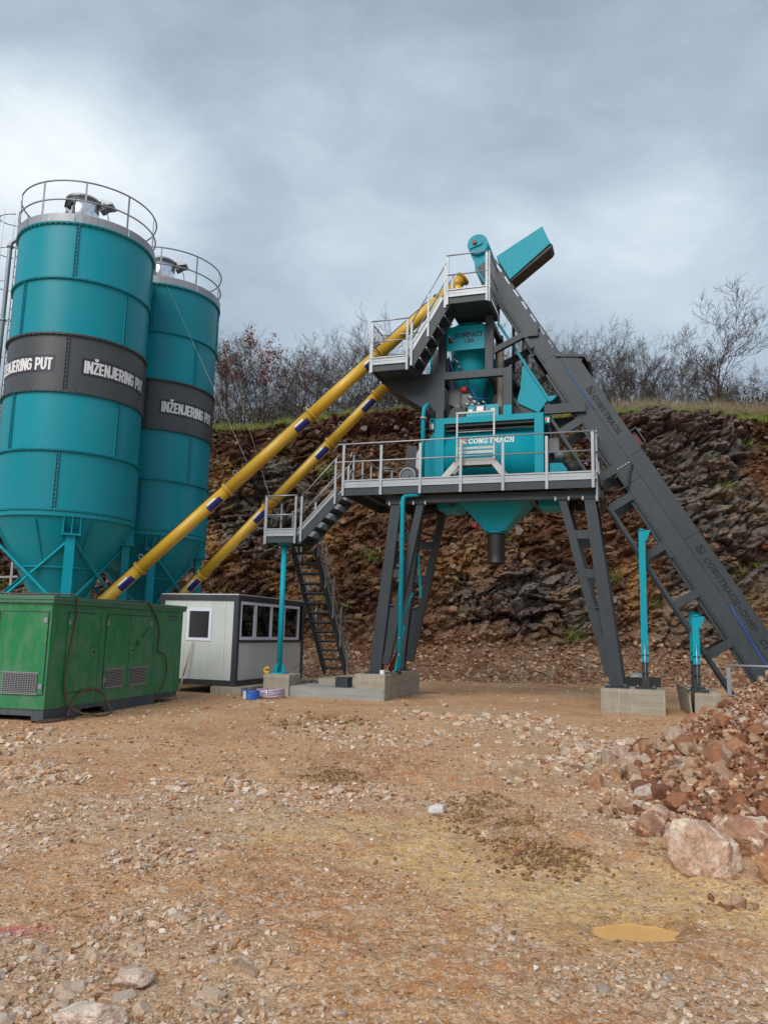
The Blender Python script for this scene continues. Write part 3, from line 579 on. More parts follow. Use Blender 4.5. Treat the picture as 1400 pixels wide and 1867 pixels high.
# thicket, grass
r_ = np.random.default_rng(77); N = 9000; x = r_.uniform(-20, 25, N); y = r_.uniform(36.2, 46, N); hh = r_.uniform(.5, 2.9, N)*(.75+.4*fbm(x*.4, y*0, y*0, 2, 7)); zb = np.array([topz(a, b_) for a, b_ in zip(x, y)])
A = np.stack([x, y, zb], 1); mid_ = A+np.stack([r_.normal(0, .18, N), r_.normal(0, .18, N), hh*.5], 1); B = mid_+np.stack([r_.normal(0, .22, N), r_.normal(0, .22, N), hh*.5], 1)
segs = [(a, b_, .011, .008) for a, b_ in zip(A, mid_)]+[(a, b_, .008, .004) for a, b_ in zip(mid_, B)]
link('brushwood', seg_mesh('brushwood', segs, 'twigs'), kind='stuff', label='dense thicket of thin bare stems along the hilltop')
N = 42000; x = r_.uniform(-20, 25, N); y = r_.uniform(35.6, 44, N); cl_ = np.clip(.7+1.5*fbm(x*.35, x*0, x*0+2, 3, 8), .15, 1.6); z = np.interp(y, pr[7:, 0], pr[7:, 1])+np.interp(x, [-16, -6, 3, 13, 20], [-.75, -.5, .15, .45, .5])+r_.uniform(0, 1, N)**1.4*2.1*cl_*(.6+.4*sstep(35.5, 38, y))
link('undergrowth', leaf_mesh('undergrowth', np.stack([x, y, z], 1), .07, 'thicket_leaves', 4), kind='stuff', label='low dark evergreen undergrowth below the bare trees')
def blades(name, label, N, x0, x1, y0, y1, h0, h1, m_, seed, zfun):
    r = np.random.default_rng(seed); x = r.uniform(x0, x1, N); y = r.uniform(y0, y1, N); kp = fbm(x*.8, y*.8, x*0, 3, seed) > -.25; x, y = x[kp], y[kp]; n_ = len(x); z = zfun(x, y); h = r.uniform(h0, h1, n_)
    a = r.uniform(0, 6.28, n_); w = .012; dx, dy = np.cos(a)*w, np.sin(a)*w; lx, ly = r.normal(0, .35, n_)*h, r.normal(0, .35, n_)*h
    V = np.stack([np.stack([x-dx, y-dy, z-.04], 1), np.stack([x+dx, y+dy, z-.04], 1), np.stack([x+lx, y+ly, z+h], 1)], 1).reshape(-1, 3)
    link(name, np_mesh(name, V, np.arange(n_*3).reshape(-1, 3), m_), kind='stuff', label=label)
def cz(x, y):      # height of the plateau near the lip
    jj = np.clip(np.searchsorted(ux, x), 0, len(ux)-1); out = np.zeros_like(x)
    j0 = np.searchsorted(vv, sl[8]-.1)
    Yc = CG[j0:, :, 1]; Zc = CG[j0:, :, 2]
    for i in range(len(x)): out[i] = np.interp(y[i], Yc[:, jj[i]], Zc[:, jj[i]])
    return out
blades('grass', 'short yellowish green turf along the top edge of the quarry face', 26000, -18, 23, 34.2, 37.2, .06, .28, 'grass_blades', 12, cz)
blades('dry_grass', 'tall pale dry grass at the right end of the hilltop', 9000, 10.5, 18.5, 35, 37.6, .35, .85, 'dry_grass', 13, cz)
# tufts growing in the face
P3 = on_cliff(26, sl[3], sl[7]); A, B, C3 = [], [], []
VV_ = []
for p in P3:
    k = 160; q = p+r_.normal(0, .22, (k, 3))*np.array((1, .5, .6)); d = r_.normal(0, .16, (k, 3))+np.array((0, -.12, .1)); w = r_.normal(0, .012, (k, 3)); VV_.append(np.stack([q-w, q+w, q+d], 1).reshape(-1, 3))
VV_ = np.concatenate(VV_); link('face_weeds', np_mesh('face_weeds', VV_, np.arange(len(VV_)).reshape(-1, 3), 'grass_blades'), kind='stuff', label='small green weeds rooted in cracks of the quarry face')

# ------------------------------------------------------------------ lettering
SN = {'I': (.36, [[(.5, 0), (.5, 1)]]), 'N': (1., [[(.14, 0), (.14, 1)], [(.2, .92), (.8, .08)], [(.86, 0), (.86, 1)]]),
      '\u017d': (.9, [[(.06, .92), (.94, .92)], [(.84, .88), (.16, .12)], [(.06, .08), (.94, .08)], [(.25, 1.28), (.5, 1.12)], [(.5, 1.12), (.75, 1.28)]]),
      'E': (.84, [[(.16, 0), (.16, 1)], [(.1, .92), (.9, .92)], [(.1, .5), (.82, .5)], [(.1, .08), (.9, .08)]]),
      'J': (.8, [[(.78, 1), (.78, .3), (.62, .1), (.35, .08), (.14, .24)]]),
      'R': (1., [[(.14, 0), (.14, 1)], [(.1, .92), (.62, .92), (.84, .78), (.84, .6), (.62, .46), (.1, .46)], [(.55, .46), (.88, 0)]]),
      'G': (1., [[(.88, .74), (.74, .9), (.34, .92), (.13, .72), (.13, .28), (.34, .08), (.72, .08), (.87, .24), (.87, .48), (.55, .48)]]),
      'P': (.95, [[(.14, 0), (.14, 1)], [(.1, .92), (.65, .92), (.86, .78), (.86, .56), (.65, .42), (.1, .42)]]),
      'U': (1., [[(.14, 1), (.14, .28), (.32, .08), (.68, .08), (.86, .28), (.86, 1)]]), 'T': (.9, [[(.02, .92), (.98, .92)], [(.5, 0), (.5, .9)]]), ' ': (.5, [])}
def sans(mb, txt, at, h, total, th=.052):
    gap = .13; W_ = sum(SN[c_][0] for c_ in txt)+gap*(len(txt)-1); k = total/W_; u0 = 0; q_ = 0
    for ch in txt:
        w_, sts = SN[ch]
        for ln in sts:
            for a, b_ in zip(ln[:-1], ln[1:]):
                A_, B_ = (u0+a[0]*w_*k, a[1]*h), (u0+b_[0]*w_*k, b_[1]*h); dx, dy = B_[0]-A_[0], B_[1]-A_[1]; L = math.hypot(dx, dy); nx_, ny_ = -dy/L*th/2, dx/L*th/2; ex, ey = dx/L*.008, dy/L*.008; q_ += 1; d = .003+.0004*(q_ % 6)
                qd = [(A_[0]-ex+nx_, A_[1]-ey+ny_), (A_[0]-ex-nx_, A_[1]-ey-ny_), (B_[0]+ex-nx_, B_[1]+ey-ny_), (B_[0]+ex+nx_, B_[1]+ey+ny_)]
                mb.add([at(x_, y_, d) for x_, y_ in qd]+[at(x_, y_, 0) for x_, y_ in qd], [(0, 1, 2, 3), (0, 4, 5, 1), (1, 5, 6, 2), (2, 6, 7, 3), (3, 7, 4, 0)])
        u0 += (w_+gap)*k
SL = {'C': ([[(.88, .66), (.78, .86), (.5, .93), (.24, .82), (.12, .5), (.24, .18), (.5, .07), (.78, .14), (.9, .34)]], [], [(.9, .78, .09, .3)]),
      'O': ([[(.5, .93), (.8, .8), (.9, .5), (.8, .2), (.5, .07), (.2, .2), (.1, .5), (.2, .8), (.5, .93)]], [], []),
      'N': ([[(.2, .05), (.2, .95)], [(.2, .95), (.8, .05)], [(.8, .05), (.8, .95)]], [(.2, .05), (.16, .95), (.8, .95)], []),
      'S': ([[(.84, .7), (.7, .9), (.4, .93), (.18, .8), (.2, .62), (.5, .5), (.8, .38), (.83, .2), (.6, .07), (.3, .1), (.15, .3)]], [], []),
      'T': ([[(.08, .9), (.92, .9)], [(.5, .05), (.5, .9)]], [(.5, .05)], [(.1, .8, .1, .25), (.9, .8, .1, .25)]),
      'M': ([[(.16, .05), (.16, .95)], [(.16, .95), (.5, .3)], [(.5, .3), (.84, .95)], [(.84, .05), (.84, .95)]], [(.14, .05), (.86, .05), (.12, .95), (.88, .95)], []),
      'A': ([[(.14, .05), (.5, .93)], [(.5, .93), (.86, .05)], [(.28, .34), (.72, .34)]], [(.14, .05), (.86, .05)], []),
      'H': ([[(.2, .05), (.2, .95)], [(.8, .05), (.8, .95)], [(.2, .5), (.8, .5)]], [(.2, .05), (.2, .95), (.8, .05), (.8, .95)], []),
      'P': ([[(.22, .05), (.22, .95)], [(.22, .91), (.65, .91), (.84, .8), (.84, .58), (.65, .46), (.22, .46)]], [(.22, .05), (.18, .95)], []),
      '1': ([[(.5, .05), (.5, .95)], [(.5, .93), (.3, .78)]], [(.5, .05)], []),
      '2': ([[(.16, .7), (.3, .9), (.65, .92), (.84, .74), (.78, .52), (.2, .1)], [(.16, .1), (.86, .1)]], [], []),
      '0': ([[(.5, .93), (.78, .8), (.84, .5), (.78, .2), (.5, .07), (.22, .2), (.16, .5), (.22, .8), (.5, .93)]], [], []),
      '-': ([[(.2, .45), (.8, .45)]], [], []), ' ': ([], [], [])}
def slab(mb, txt, at, h, total, th=.2, gap=.12):
    """slab-serif letters; at(u, v, d) gives the place u along, v up, d proud of the surface"""
    adv = total/(len(txt)*(1+gap)-gap); k = 0
    for i, ch in enumerate(txt):
        st, sf, bx = SL[ch]; u0 = i*adv*(1+gap)
        quads = []
        for ln in st:
            for a, b_ in zip(ln[:-1], ln[1:]):
                dx, dy = b_[0]-a[0], b_[1]-a[1]; L = math.hypot(dx, dy) or 1; tw = th*(.62 if abs(dx) > abs(dy)*1.5 else 1)/2; e = .03
                nx_, ny_ = -dy/L*tw, dx/L*tw; ex, ey = dx/L*e, dy/L*e
                quads.append([(a[0]-ex+nx_, a[1]-ey+ny_), (a[0]-ex-nx_, a[1]-ey-ny_), (b_[0]+ex-nx_, b_[1]+ey-ny_), (b_[0]+ex+nx_, b_[1]+ey+ny_)])
        for (x_, y_) in sf: quads.append([(x_-.19, y_+.06), (x_-.19, y_-.06), (x_+.19, y_-.06), (x_+.19, y_+.06)])
        for (x_, y_, w_, h_) in bx: quads.append([(x_-w_/2, y_+h_/2), (x_-w_/2, y_-h_/2), (x_+w_/2, y_-h_/2), (x_+w_/2, y_+h_/2)])
        for q in quads:
            k += 1; d = .003+.0004*(k % 7)
            f = [at(u0+a*adv, b_*h, d) for a, b_ in q]; g = [at(u0+a*adv, b_*h, 0) for a, b_ in q]
            mb.add(f+g, [(0, 1, 2, 3), (0, 4, 5, 1), (1, 5, 6, 2), (2, 6, 7, 3), (3, 7, 4, 0)])
    return mb

# ------------------------------------------------------------------ silos
SR, ST, DZ = 1.70, 11.55, 1.45
def silo(cx, cy, label, first):
    T = Thing('cement_silo', label, 'silo', MW, (cx, cy, 0), 'cement silos')
    face = math.atan2(-cy, -cx)                       # direction from the silo to the yard
    ang = lambda deg: face+R(deg)                     # + = towards the right of the picture
    zb = ST-5*DZ
    for c_ in range(5):
        z1, z0 = ST-c_*DZ, ST-(c_+1)*DZ; off = -9 if c_ % 2 == 0 else 37
        for k in range(4):
            a0, a1 = ang(off+90*k+.35), ang(off+90*(k+1)-.35)
            mb = MB(); mb.lathe([(SR, z0+.02), (SR, z1-.02)], (cx, cy), 20, a0, a1)
            T.part('shell_plate', mb, 'band' if c_ == 2 else 'teal_silo', label='dark grey shell plate with the company name' if c_ == 2 else None)
            mb = MB(); a = ang(off+90*k)
            u = Vector((math.cos(a), math.sin(a), 0)); tn = Vector((-u.y, u.x, 0)); c0 = Vector((cx, cy, 0))
            for s_ in (-.03, .03): mb.bar(c0+u*(SR+.012)+tn*s_+Vector((0, 0, z0+.03)), c0+u*(SR+.012)+tn*s_+Vector((0, 0, z1-.03)), .012, .05, u)
            mb.bar(c0+u*(SR-.01)+Vector((0, 0, z0+.03)), c0+u*(SR-.01)+Vector((0, 0, z1-.03)), .08, .02, u)
            T.part('seam_flange', mb, 'band' if c_ == 2 else 'teal_silo')
            mb = MB()
            for i in range(13):
                z = z0+.1+i*(DZ-.2)/12; p = c0+u*(SR+.015)+Vector((0, 0, z)); mb.bar(p-tn*.044, p+tn*.044, .018, .018)
            T.part('seam_bolts', mb, 'motor', kind='stuff')
    for i in range(6):
        z = ST-i*DZ; mb = MB(); mb.ring((cx, cy), SR-.02, SR+.062, z-.022, z-.004, 64); mb.ring((cx, cy), SR-.02, SR+.062, z+.004, z+.022, 64); mb.ring((cx, cy), SR-.03, SR+.008, z-.004, z+.004, 64)
        T.part('ring_flange', mb, 'teal_silo' if i not in (2, 3) else 'band')
        mb = MB()
        for k in range(72):
            a = 2*math.pi*k/72; p = Vector((cx+math.cos(a)*(SR+.035), cy+math.sin(a)*(SR+.035), z)); mb.bar(p-Vector((0, 0, .04)), p+Vector((0, 0, .04)), .02, .02)
        T.part('flange_bolts', mb, 'teal_silo' if i not in (0,) else 'galv', kind='stuff')
    # skirt ring and cone
    mb = MB(); mb.ring((cx, cy), SR-.05, SR+.035, zb-.14, zb-.03, 64); T.part('skirt_ring', mb, 'teal_silo')
    mb = MB(); mb.lathe([(SR-.02, zb-.1), (SR-.04, zb-.2), (1.03, 3.0), (.24, 1.55), (.24, 1.4)], (cx, cy), 48); T.part('cone', mb, 'teal_silo')
    mb = MB(); mb.ring((cx, cy), 1.0, 1.07, 2.98, 3.02, 48); T.part('cone_flange', mb, 'teal_silo')
    for k in range(8):
        mb = MB(); a = ang(22+45*k); u = Vector((math.cos(a), math.sin(a), 0)); c0 = Vector((cx, cy, 0)); mb.bar(c0+u*(SR-.03)+Vector((0, 0, zb-.22)), c0+u*1.04+Vector((0, 0, 3.02)), .05, .03, u)
        T.part('cone_seam', mb, 'teal_silo')
    mb = MB(); mb.tube((cx, cy, 1.5), (cx, cy, 1.22), .17, 16); mb.box(cx-.22, cx+.22, cy-.22, cy+.22, 1.36, 1.42); T.part('outlet_valve', mb, 'grey')
    # roof, toe plate, guard rail
    mb = MB(); mb.lathe([(SR-.01, ST), (.2, ST+.38), (0, ST+.39)], (cx, cy), 48); T.part('roof', mb, 'toe')
    for k in range(8):
        mb = MB(); mb.ring((cx, cy), SR+.035, SR+.045, ST-.0+.03, ST+.24, 8, ang(-12+45*k+.3), ang(-12+45*(k+1)-.3)); T.part('toe_plate', mb, 'toe')
    RR = SR+.03; n_ = 10; g0, g1 = -58+0, 330-58      # gap at the ladder
    angs = [ang(-77+36*k) for k in range(n_)]
    for a in angs:
        mb = MB(); p = Vector((cx+math.cos(a)*RR, cy+math.sin(a)*RR, 0)); u = Vector((math.cos(a), math.sin(a), 0))
        mb.bar(p+Vector((0, 0, ST+.03)), p+Vector((0, 0, ST+1.13)), .045, .02, u); T.part('guard_post', mb, 'galv')
    for z in (ST+.62, ST+1.13):
        mb = MB(); mb.path([(cx+math.cos(ang(-77+i*6))*RR, cy+math.sin(ang(-77+i*6))*RR, z) for i in range(60 if z < 0 else 59)], .021, 6); T.part('guard_rail', mb, 'galv')
    # filter drum with weather hood
    fx, fy, fz = cx+.08, cy-.75, ST+.2
    mb = MB(); mb.tube((fx, fy, fz), (fx, fy, fz+.93), .42, 40); F_ = T.part('filter', mb, 'chrome', label='polished steel filter drum')
    mb = MB(); mb.ring((fx, fy), .41, .435, fz+.02, fz+.07, 40); mb.ring((fx, fy), .40, .432, fz+.87, fz+.92, 40); T.part('clamp_band', mb, 'toe', F_)
    mb = MB(); mb.prism([(fx-.44, fz+.945), (fx-.47, fz+.98), (fx-.38, fz+1.06), (fx-.1, fz+1.11), (fx+.2, fz+1.07), (fx+.75, fz+.93), (fx+.75, fz+.88), (fx+.5, fz+.84), (fx+.45, fz+.945)], fy+.0, fy+.4); T.part('hood', mb, 'toe', F_)
    mb = MB(); mb.prism([(fx+.43, fz+.9), (fx+.7, fz+.87), (fx+.5, fz+.72), (fx+.43, fz+.7)], fy+.05, fy+.3); T.part('fan_box', mb, 'motor', F_)
    mb = MB()
    def onf(a_, z_, d=.004): return (fx+math.sin(R(a_))*(.424+d)*1.0, fy-math.cos(R(a_))*(.424+d), z_)
    for a0, a1, z0, z1 in ((-14, -2, .22, .88),):
        mb.add([onf(a0, fz+z0), onf(a1, fz+z0), onf(a1, fz+z1), onf(a0, fz+z1)], [(0, 1, 2, 3)])
    mb.path([onf(-58+i*5, fz+.62+.2*math.sin(math.pi*i/9), .008) for i in range(10)], .03, 5); mb.path([onf(-46, fz+.36, .008), onf(-38, fz+.44, .008), onf(-33, fz+.34, .008), onf(-41, fz+.27, .008), onf(-46, fz+.36, .008)], .02, 5)
    mb.path([onf(-32, fz+.52, .008), onf(-26, fz+.72, .008)], .025, 5); mb.path([onf(-24, fz+.48, .008), onf(-19, fz+.68, .008)], .025, 5)
    T.part('emblem', mb, 'navy', F_)
    mb = MB(); mb.path([(fx+.62, fy+.05, fz+.86), (fx+.66, fy-.32, fz+.7), (fx+.8, fy-.3, fz+.35), (fx+.85, fy-.28, fz-.15)], .012, 5); T.part('cable', mb, 'cable')
    # name plates
    for q in range(4):
        a0 = 5+90*q-90; zc_ = ST-2.5*DZ-.04; w0 = 1.93; pat = MB()
        def onc(u_, z_, r_): a = ang(a0)+u_/SR; return (cx+math.cos(a)*r_, cy+math.sin(a)*r_, z_)
        for i in range(16):
            ua, ub = -.06+i*(w0+.12)/16, -.06+(i+1)*(w0+.12)/16; pat.add([onc(ua, zc_-.22, SR+.006), onc(ub, zc_-.22, SR+.006), onc(ub, zc_+.22, SR+.006), onc(ua, zc_+.22, SR+.006)], [(0, 1, 2, 3)])
        P_ = T.part('name_patch', pat, 'navy')
        lm = MB(); sans(lm, 'IN\u017dENJERING PUT', lambda u_, v_, d_: onc(u_, zc_-.155+v_, SR+.0085+d_), .3, w0); T.part('lettering', lm, 'white', P_)
    # legs and bracing
    LR = 1.56; tops = []
    for k in range(4):
        a = ang(6+90*k); u = Vector((math.cos(a), math.sin(a), 0)); tn = Vector((-u.y, u.x, 0)); c0 = Vector((cx, cy, 0)); p = c0+u*LR; tops.append((p, u, tn))
        mb = MB(); mb.bar(p+Vector((0, 0, .02)), p+Vector((0, 0, 3.72)), .2, .2, u); mb.bar(p+Vector((0, 0, 0)), p+Vector((0, 0, .03)), .45, .45, u); L_ = T.part('leg', mb, 'teal')
        mb = MB(); mb.bar(p+Vector((0, 0, 3.72)), p+Vector((0, 0, 3.76)), .42, .36, u)
        for s_ in (-.19, 0, .19): mb.bar(p+tn*s_+u*.05+Vector((0, 0, 3.76)), p+tn*s_+u*.05+Vector((0, 0, zb-.13)), .02, .22, u)
        mb.bar(p-u*.06+Vector((0, 0, 3.76)), p-u*.06+Vector((0, 0, zb-.13)), .4, .02, u); T.part('bracket', mb, 'teal', L_)
    for k in range(4):
        p, q = tops[k][0], tops[(k+1) % 4][0]
        for zt, zl in ((3.6, 2.05), (2.0, .35)):
            for A_, B_, s_ in ((p, q, .04), (q, p, -.04)):
                d = (B_-A_).normalized(); o_ = Vector((d.y, -d.x, 0))*.05
                mb = MB(); mb.bar(A_+d*.1+o_+Vector((0, 0, zt)), B_-d*.1+o_+Vector((0, 0, zl)), .05, .05); T.part('brace', mb, 'teal')
    if True:   # filling pipe and caged ladder on the left side
        a = ang(-94); u = Vector((math.cos(a), math.sin(a), 0)); c0 = Vector((cx, cy, 0)); p = c0+u*(SR+.2)
        pts = [p+Vector((0, 0, 1.2)), p+Vector((0, 0, ST-.1))]+[p-u*(.12*(1-math.cos(R(t))))*1.6+Vector((0, 0, ST-.1+.2*math.sin(R(t)))) for t in (20, 45, 70, 90)]+[p-u*.5+Vector((0, 0, ST+.1))]
        mb = MB(); mb.path(pts, .058, 10); FP = T.part('filling_pipe', mb, 'galv')
        for z in (3.5, 5.4, 7.4, 9.4, ST-.12):
            mb = MB(); mb.tube(p+Vector((0, 0, z-.025)), p+Vector((0, 0, z+.025)), .085, 12); mb.bar(p+Vector((0, 0, z)), p-u*.22+Vector((0, 0, z)), .04, .03); T.part('pipe_clamp', mb, 'galv', FP)
        a = ang(-112); u = Vector((math.cos(a), math.sin(a), 0)); tn = Vector((-u.y, u.x, 0)); p = c0+u*(SR+.16)
        for s_ in (-.2, .2):
            mb = MB(); mb.bar(p+tn*s_+Vector((0, 0, .4)), p+tn*s_+Vector((0, 0, ST+1.1)), .04, .03, u); T.part('ladder_stile', mb, 'galv')
        mb = MB()
        for i in range(38): mb.tube(p-tn*.2+Vector((0, 0, .6+i*.3)), p+tn*.2+Vector((0, 0, .6+i*.3)), .012, 5)
        T.part('ladder_rungs', mb, 'galv', kind='stuff')
        for z in np.arange(3.0, ST+1.2, .95):
            mb = MB(); mb.path([p+tn*.2*math.cos(R(t))*1.7+u*(.1+.5*math.sin(R(t)))+Vector((0, 0, z)) for t in range(-10, 191, 20)], .014, 5); T.part('cage_hoop', mb, 'galv')
        for t in (30, 90, 150):
            mb = MB(); q = p+tn*.34*math.cos(R(t))+u*(.1+.5*math.sin(R(t))); mb.bar(q+Vector((0, 0, 3)), q+Vector((0, 0, ST+1.1)), .012, .03, u); T.part('cage_strap', mb, 'galv')
    return T
S1 = silo(-8.206, 20.008, 'front left teal cement silo, the nearer and larger looking of the two', True)
S2 = silo(-7.08, 23.38, 'rear cement silo, half hidden by the nearer one, beside the bare trees', False)

# ------------------------------------------------------------------ screw conveyors
def tw(x, y, z): return MT @ Vector((x, y, z))
def screw(A, B, r, label, elbow, stickers, flanges):
    T = Thing('screw_conveyor', label, 'screw conveyor', MW, A, 'yellow screw conveyors')
    A, B = Vector(A), Vector(B); L = (B-A).length; d = (B-A)/L
    cuts = [0]+flanges+[L]
    side = d.cross(Vector((0, 0, 1))).normalized(); upn = side.cross(d).normalized()
    for a, b_ in zip(cuts[:-1], cuts[1:]):
        mb = MB(); mb.tube(A+d*(a+.006), A+d*(b_-.006), r, 24); T.part('tube', mb, 'yellow')
    for c_ in flanges:
        mb = MB(); mb.tube(A+d*(c_-.03), A+d*(c_-.004), r+.045, 24); mb.tube(A+d*(c_+.004), A+d*(c_+.03), r+.045, 24); F_ = T.part('flange', mb, 'yellow')
        mb = MB()
        for k in range(12):
            t = 2*math.pi*k/12; p = A+d*c_+(side*math.cos(t)+upn*math.sin(t))*(r+.028); mb.tube(p-d*.045, p+d*.045, .009, 5)
        T.part('bolts', mb, 'galv', F_, kind='stuff')
    for c_ in stickers:
        mb = MB(); n_ = 8
        for i in range(n_):
            def q(ii, s_): t = R(168+ii*70/n_); t = math.pi-t+math.pi; return A+d*s_+(side*math.cos(t)*1+upn*math.sin(t))*(r+.004)
            t0, t1 = R(-8-i*66/n_), R(-8-(i+1)*66/n_)
            f = lambda t, s_, rr=r+.004: A+d*s_+(side*math.cos(t)+upn*math.sin(t))*rr
            mb.add([f(t0, c_), f(t0, c_+.44), f(t1, c_+.44), f(t1, c_)], [(0, 1, 2, 3)], True)
        T.part('sticker', mb, 'blue', label='deep blue sticker below a flange')
        mb = MB(); f = lambda t, s_: A+d*s_+(side*math.cos(t)+upn*math.sin(t))*(r+.004)
        mb.add([f(R(12), c_+.05), f(R(12), c_+.33), f(R(-6), c_+.33), f(R(-6), c_+.05)], [(0, 1, 2, 3)], True)
        T.part('sticker', mb, 'white', label='small white sticker')
    mb = MB(); mb.path([A+d*.5-side*.02+upn*(r+.02), A+d*L*.5+upn*(r+.035), B-d*.8+upn*(r+.02)], .013, 5); T.part('cable', mb, 'cable')
    for f_ in (.22, .45, .68):
        mb = MB(); p = A+d*L*f_+upn*(r+.05); mb.path([p+d*.06*math.cos(t)+upn*.06*math.sin(t) for t in np.linspace(0, 2*math.pi, 10)], .011, 5); T.part('lifting_eye', mb, 'galv')
    mb = MB(); mb.box(A.x-.2, A.x+.2, A.y-.2, A.y+.2, A.z-.15, A.z+.18); mb.tube(A-d*.45, A+d*.1, r+.03, 20); T.part('inlet', mb, 'yellow')
    mb = MB(); mb.tube(A-d*.95, A-d*.47, .13, 16); T.part('motor', mb, 'blue')
    if elbow:
        E_ = Vector(elbow); top = B+d*.1
        mb = MB(); mb.tube(B-d*.05, B+d*.28, r*.98, 24); mb.tube(B+d*.28, B+d*.33, r+.045, 24); T.part('end_cap', mb, 'yellow')
        mb = MB(); mb.tube(B+d*.02, E_+Vector((0, 0, .1)), r*.85, 20, r*.95); mb.tube(E_, E_+Vector((0, 0, .03)), r+.05, 20); T.part('outlet', mb, 'yellow')
        mb = MB(); mb.tube(E_-Vector((0, 0, .1)), E_, r+.02, 20); T.part('gasket', mb, 'green_trim')
        mb = MB(); mb.tube(B-d*.62, B-d*.55, r+.03, 20); T.part('clamp_ring', mb, 'motor')
    return T
A1 = (-8.206, 20.008, 1.08); B1 = tw(1.33, 1.2, 10.83); L1 = (B1-Vector(A1)).length
SC1 = screw(A1, B1, .16, 'upper yellow screw conveyor rising from the front silo to the top platform', tw(1.5, 1.2, 10.45), [L1*.155, L1*.368, L1*.585, L1*.762], [L1*.205, L1*.418, L1*.628, L1*.8])
A2 = (-7.08, 23.38, 1.25); B2 = tw(1.1, 1.6, 10.04); L2 = (B2-Vector(A2)).length
SC2 = screw(A2, B2, .14, 'lower yellow screw conveyor rising from the rear silo behind the stairs', None, [L2*.17, L2*.39, L2*.59, L2*.735], [L2*.215, L2*.43, L2*.635, L2*.78])
# guy wires from the rear silo to the screws
def wire(a, b_, lab):
    a, b_ = Vector(a), Vector(b_); mb = MB(); mb.tube(a-a, b_-a, .004, 5); mb.tube((b_-a)*.93, (b_-a)*.96, .018, 6)
    single('guy_wire', mb, 'steelwire', lab, 'wire', MW, (0, 0, 0), 'guy wires').location = a
d1 = (B1-Vector(A1)).normalized(); d2 = (B2-Vector(A2)).normalized()
wire((-6.5, 21.75, 11.5), Vector(A1)+d1*L1*.468+Vector((0, 0, .2)), 'thin steel wire from the rear silo down to the upper yellow screw')
wire((-5.5, 23.4, 11.5), Vector(A2)+d2*L2*.44+Vector((0, 0, .17)), 'thin steel wire from the rear silo down to the lower yellow screw')

# ------------------------------------------------------------------ concrete footings
def block(x0, x1, y0, y1, z1, name, label, m_='conc', z0=-.15, bev=.02):
    mb = MB(); mb.prism([(x0, z0), (x1, z0), (x1, z1-bev), (x1-bev, z1), (x0+bev, z1), (x0, z1-bev)], y0, y1)
    return single(name, mb, m_, label, 'concrete block', MT, (x0, y0, 0))
block(-2.44, -.0, -.02, 1.15, .26, 'concrete_slab', 'low smooth concrete slab at the foot of the stairs', 'slab')
block(-.75, 0.02, .0, 3.05, .62, 'concrete_block', 'long concrete block carrying the left tower legs', 'conc')
block(-3.15, -2.45, -.06, .62, .53, 'concrete_block', 'small square concrete block under the slim teal stair post')
block(-2.2, -.76, 1.2, 3.6, .40, 'concrete_block', 'concrete block behind the slab carrying the long stair')
block(4.98, 6.31, .09, 2.3, .525, 'concrete_block', 'wide concrete block with lime streaks under the right tower leg')
block(6.9, 7.41, .05, 1.5, .53, 'concrete_block', 'narrow concrete block under the short teal posts')
block(-4.35, -3.5, -.55, 4.0, .2, 'concrete_block', 'low concrete strip under the right side of the white site cabin')
mb = MB(); mb.add([(6.83, .1, -.02), (6.86, .1, -.02), (6.72, 1.9, -.02), (6.69, 1.9, -.02), (6.76, .1, .6), (6.79, .1, .6), (6.62, 1.9, .6), (6.59, 1.9, .6)], [(0, 3, 2, 1), (4, 5, 6, 7), (0, 1, 5, 4), (1, 2, 6, 5), (2, 3, 7, 6), (3, 0, 4, 7)]); single('form_panel', mb, 'conc', 'dirty shuttering panel leaning beside the narrow concrete block', 'panel', MT, (6.7, .95, 0))
mb = MB(); mb.box(-1.31, -.99, .16, .5, .262, .5); single('stair_shoe', mb, 'grey', 'dark grey steel box standing on the low slab', 'steel box', MT, (-1.2, .3, .26))

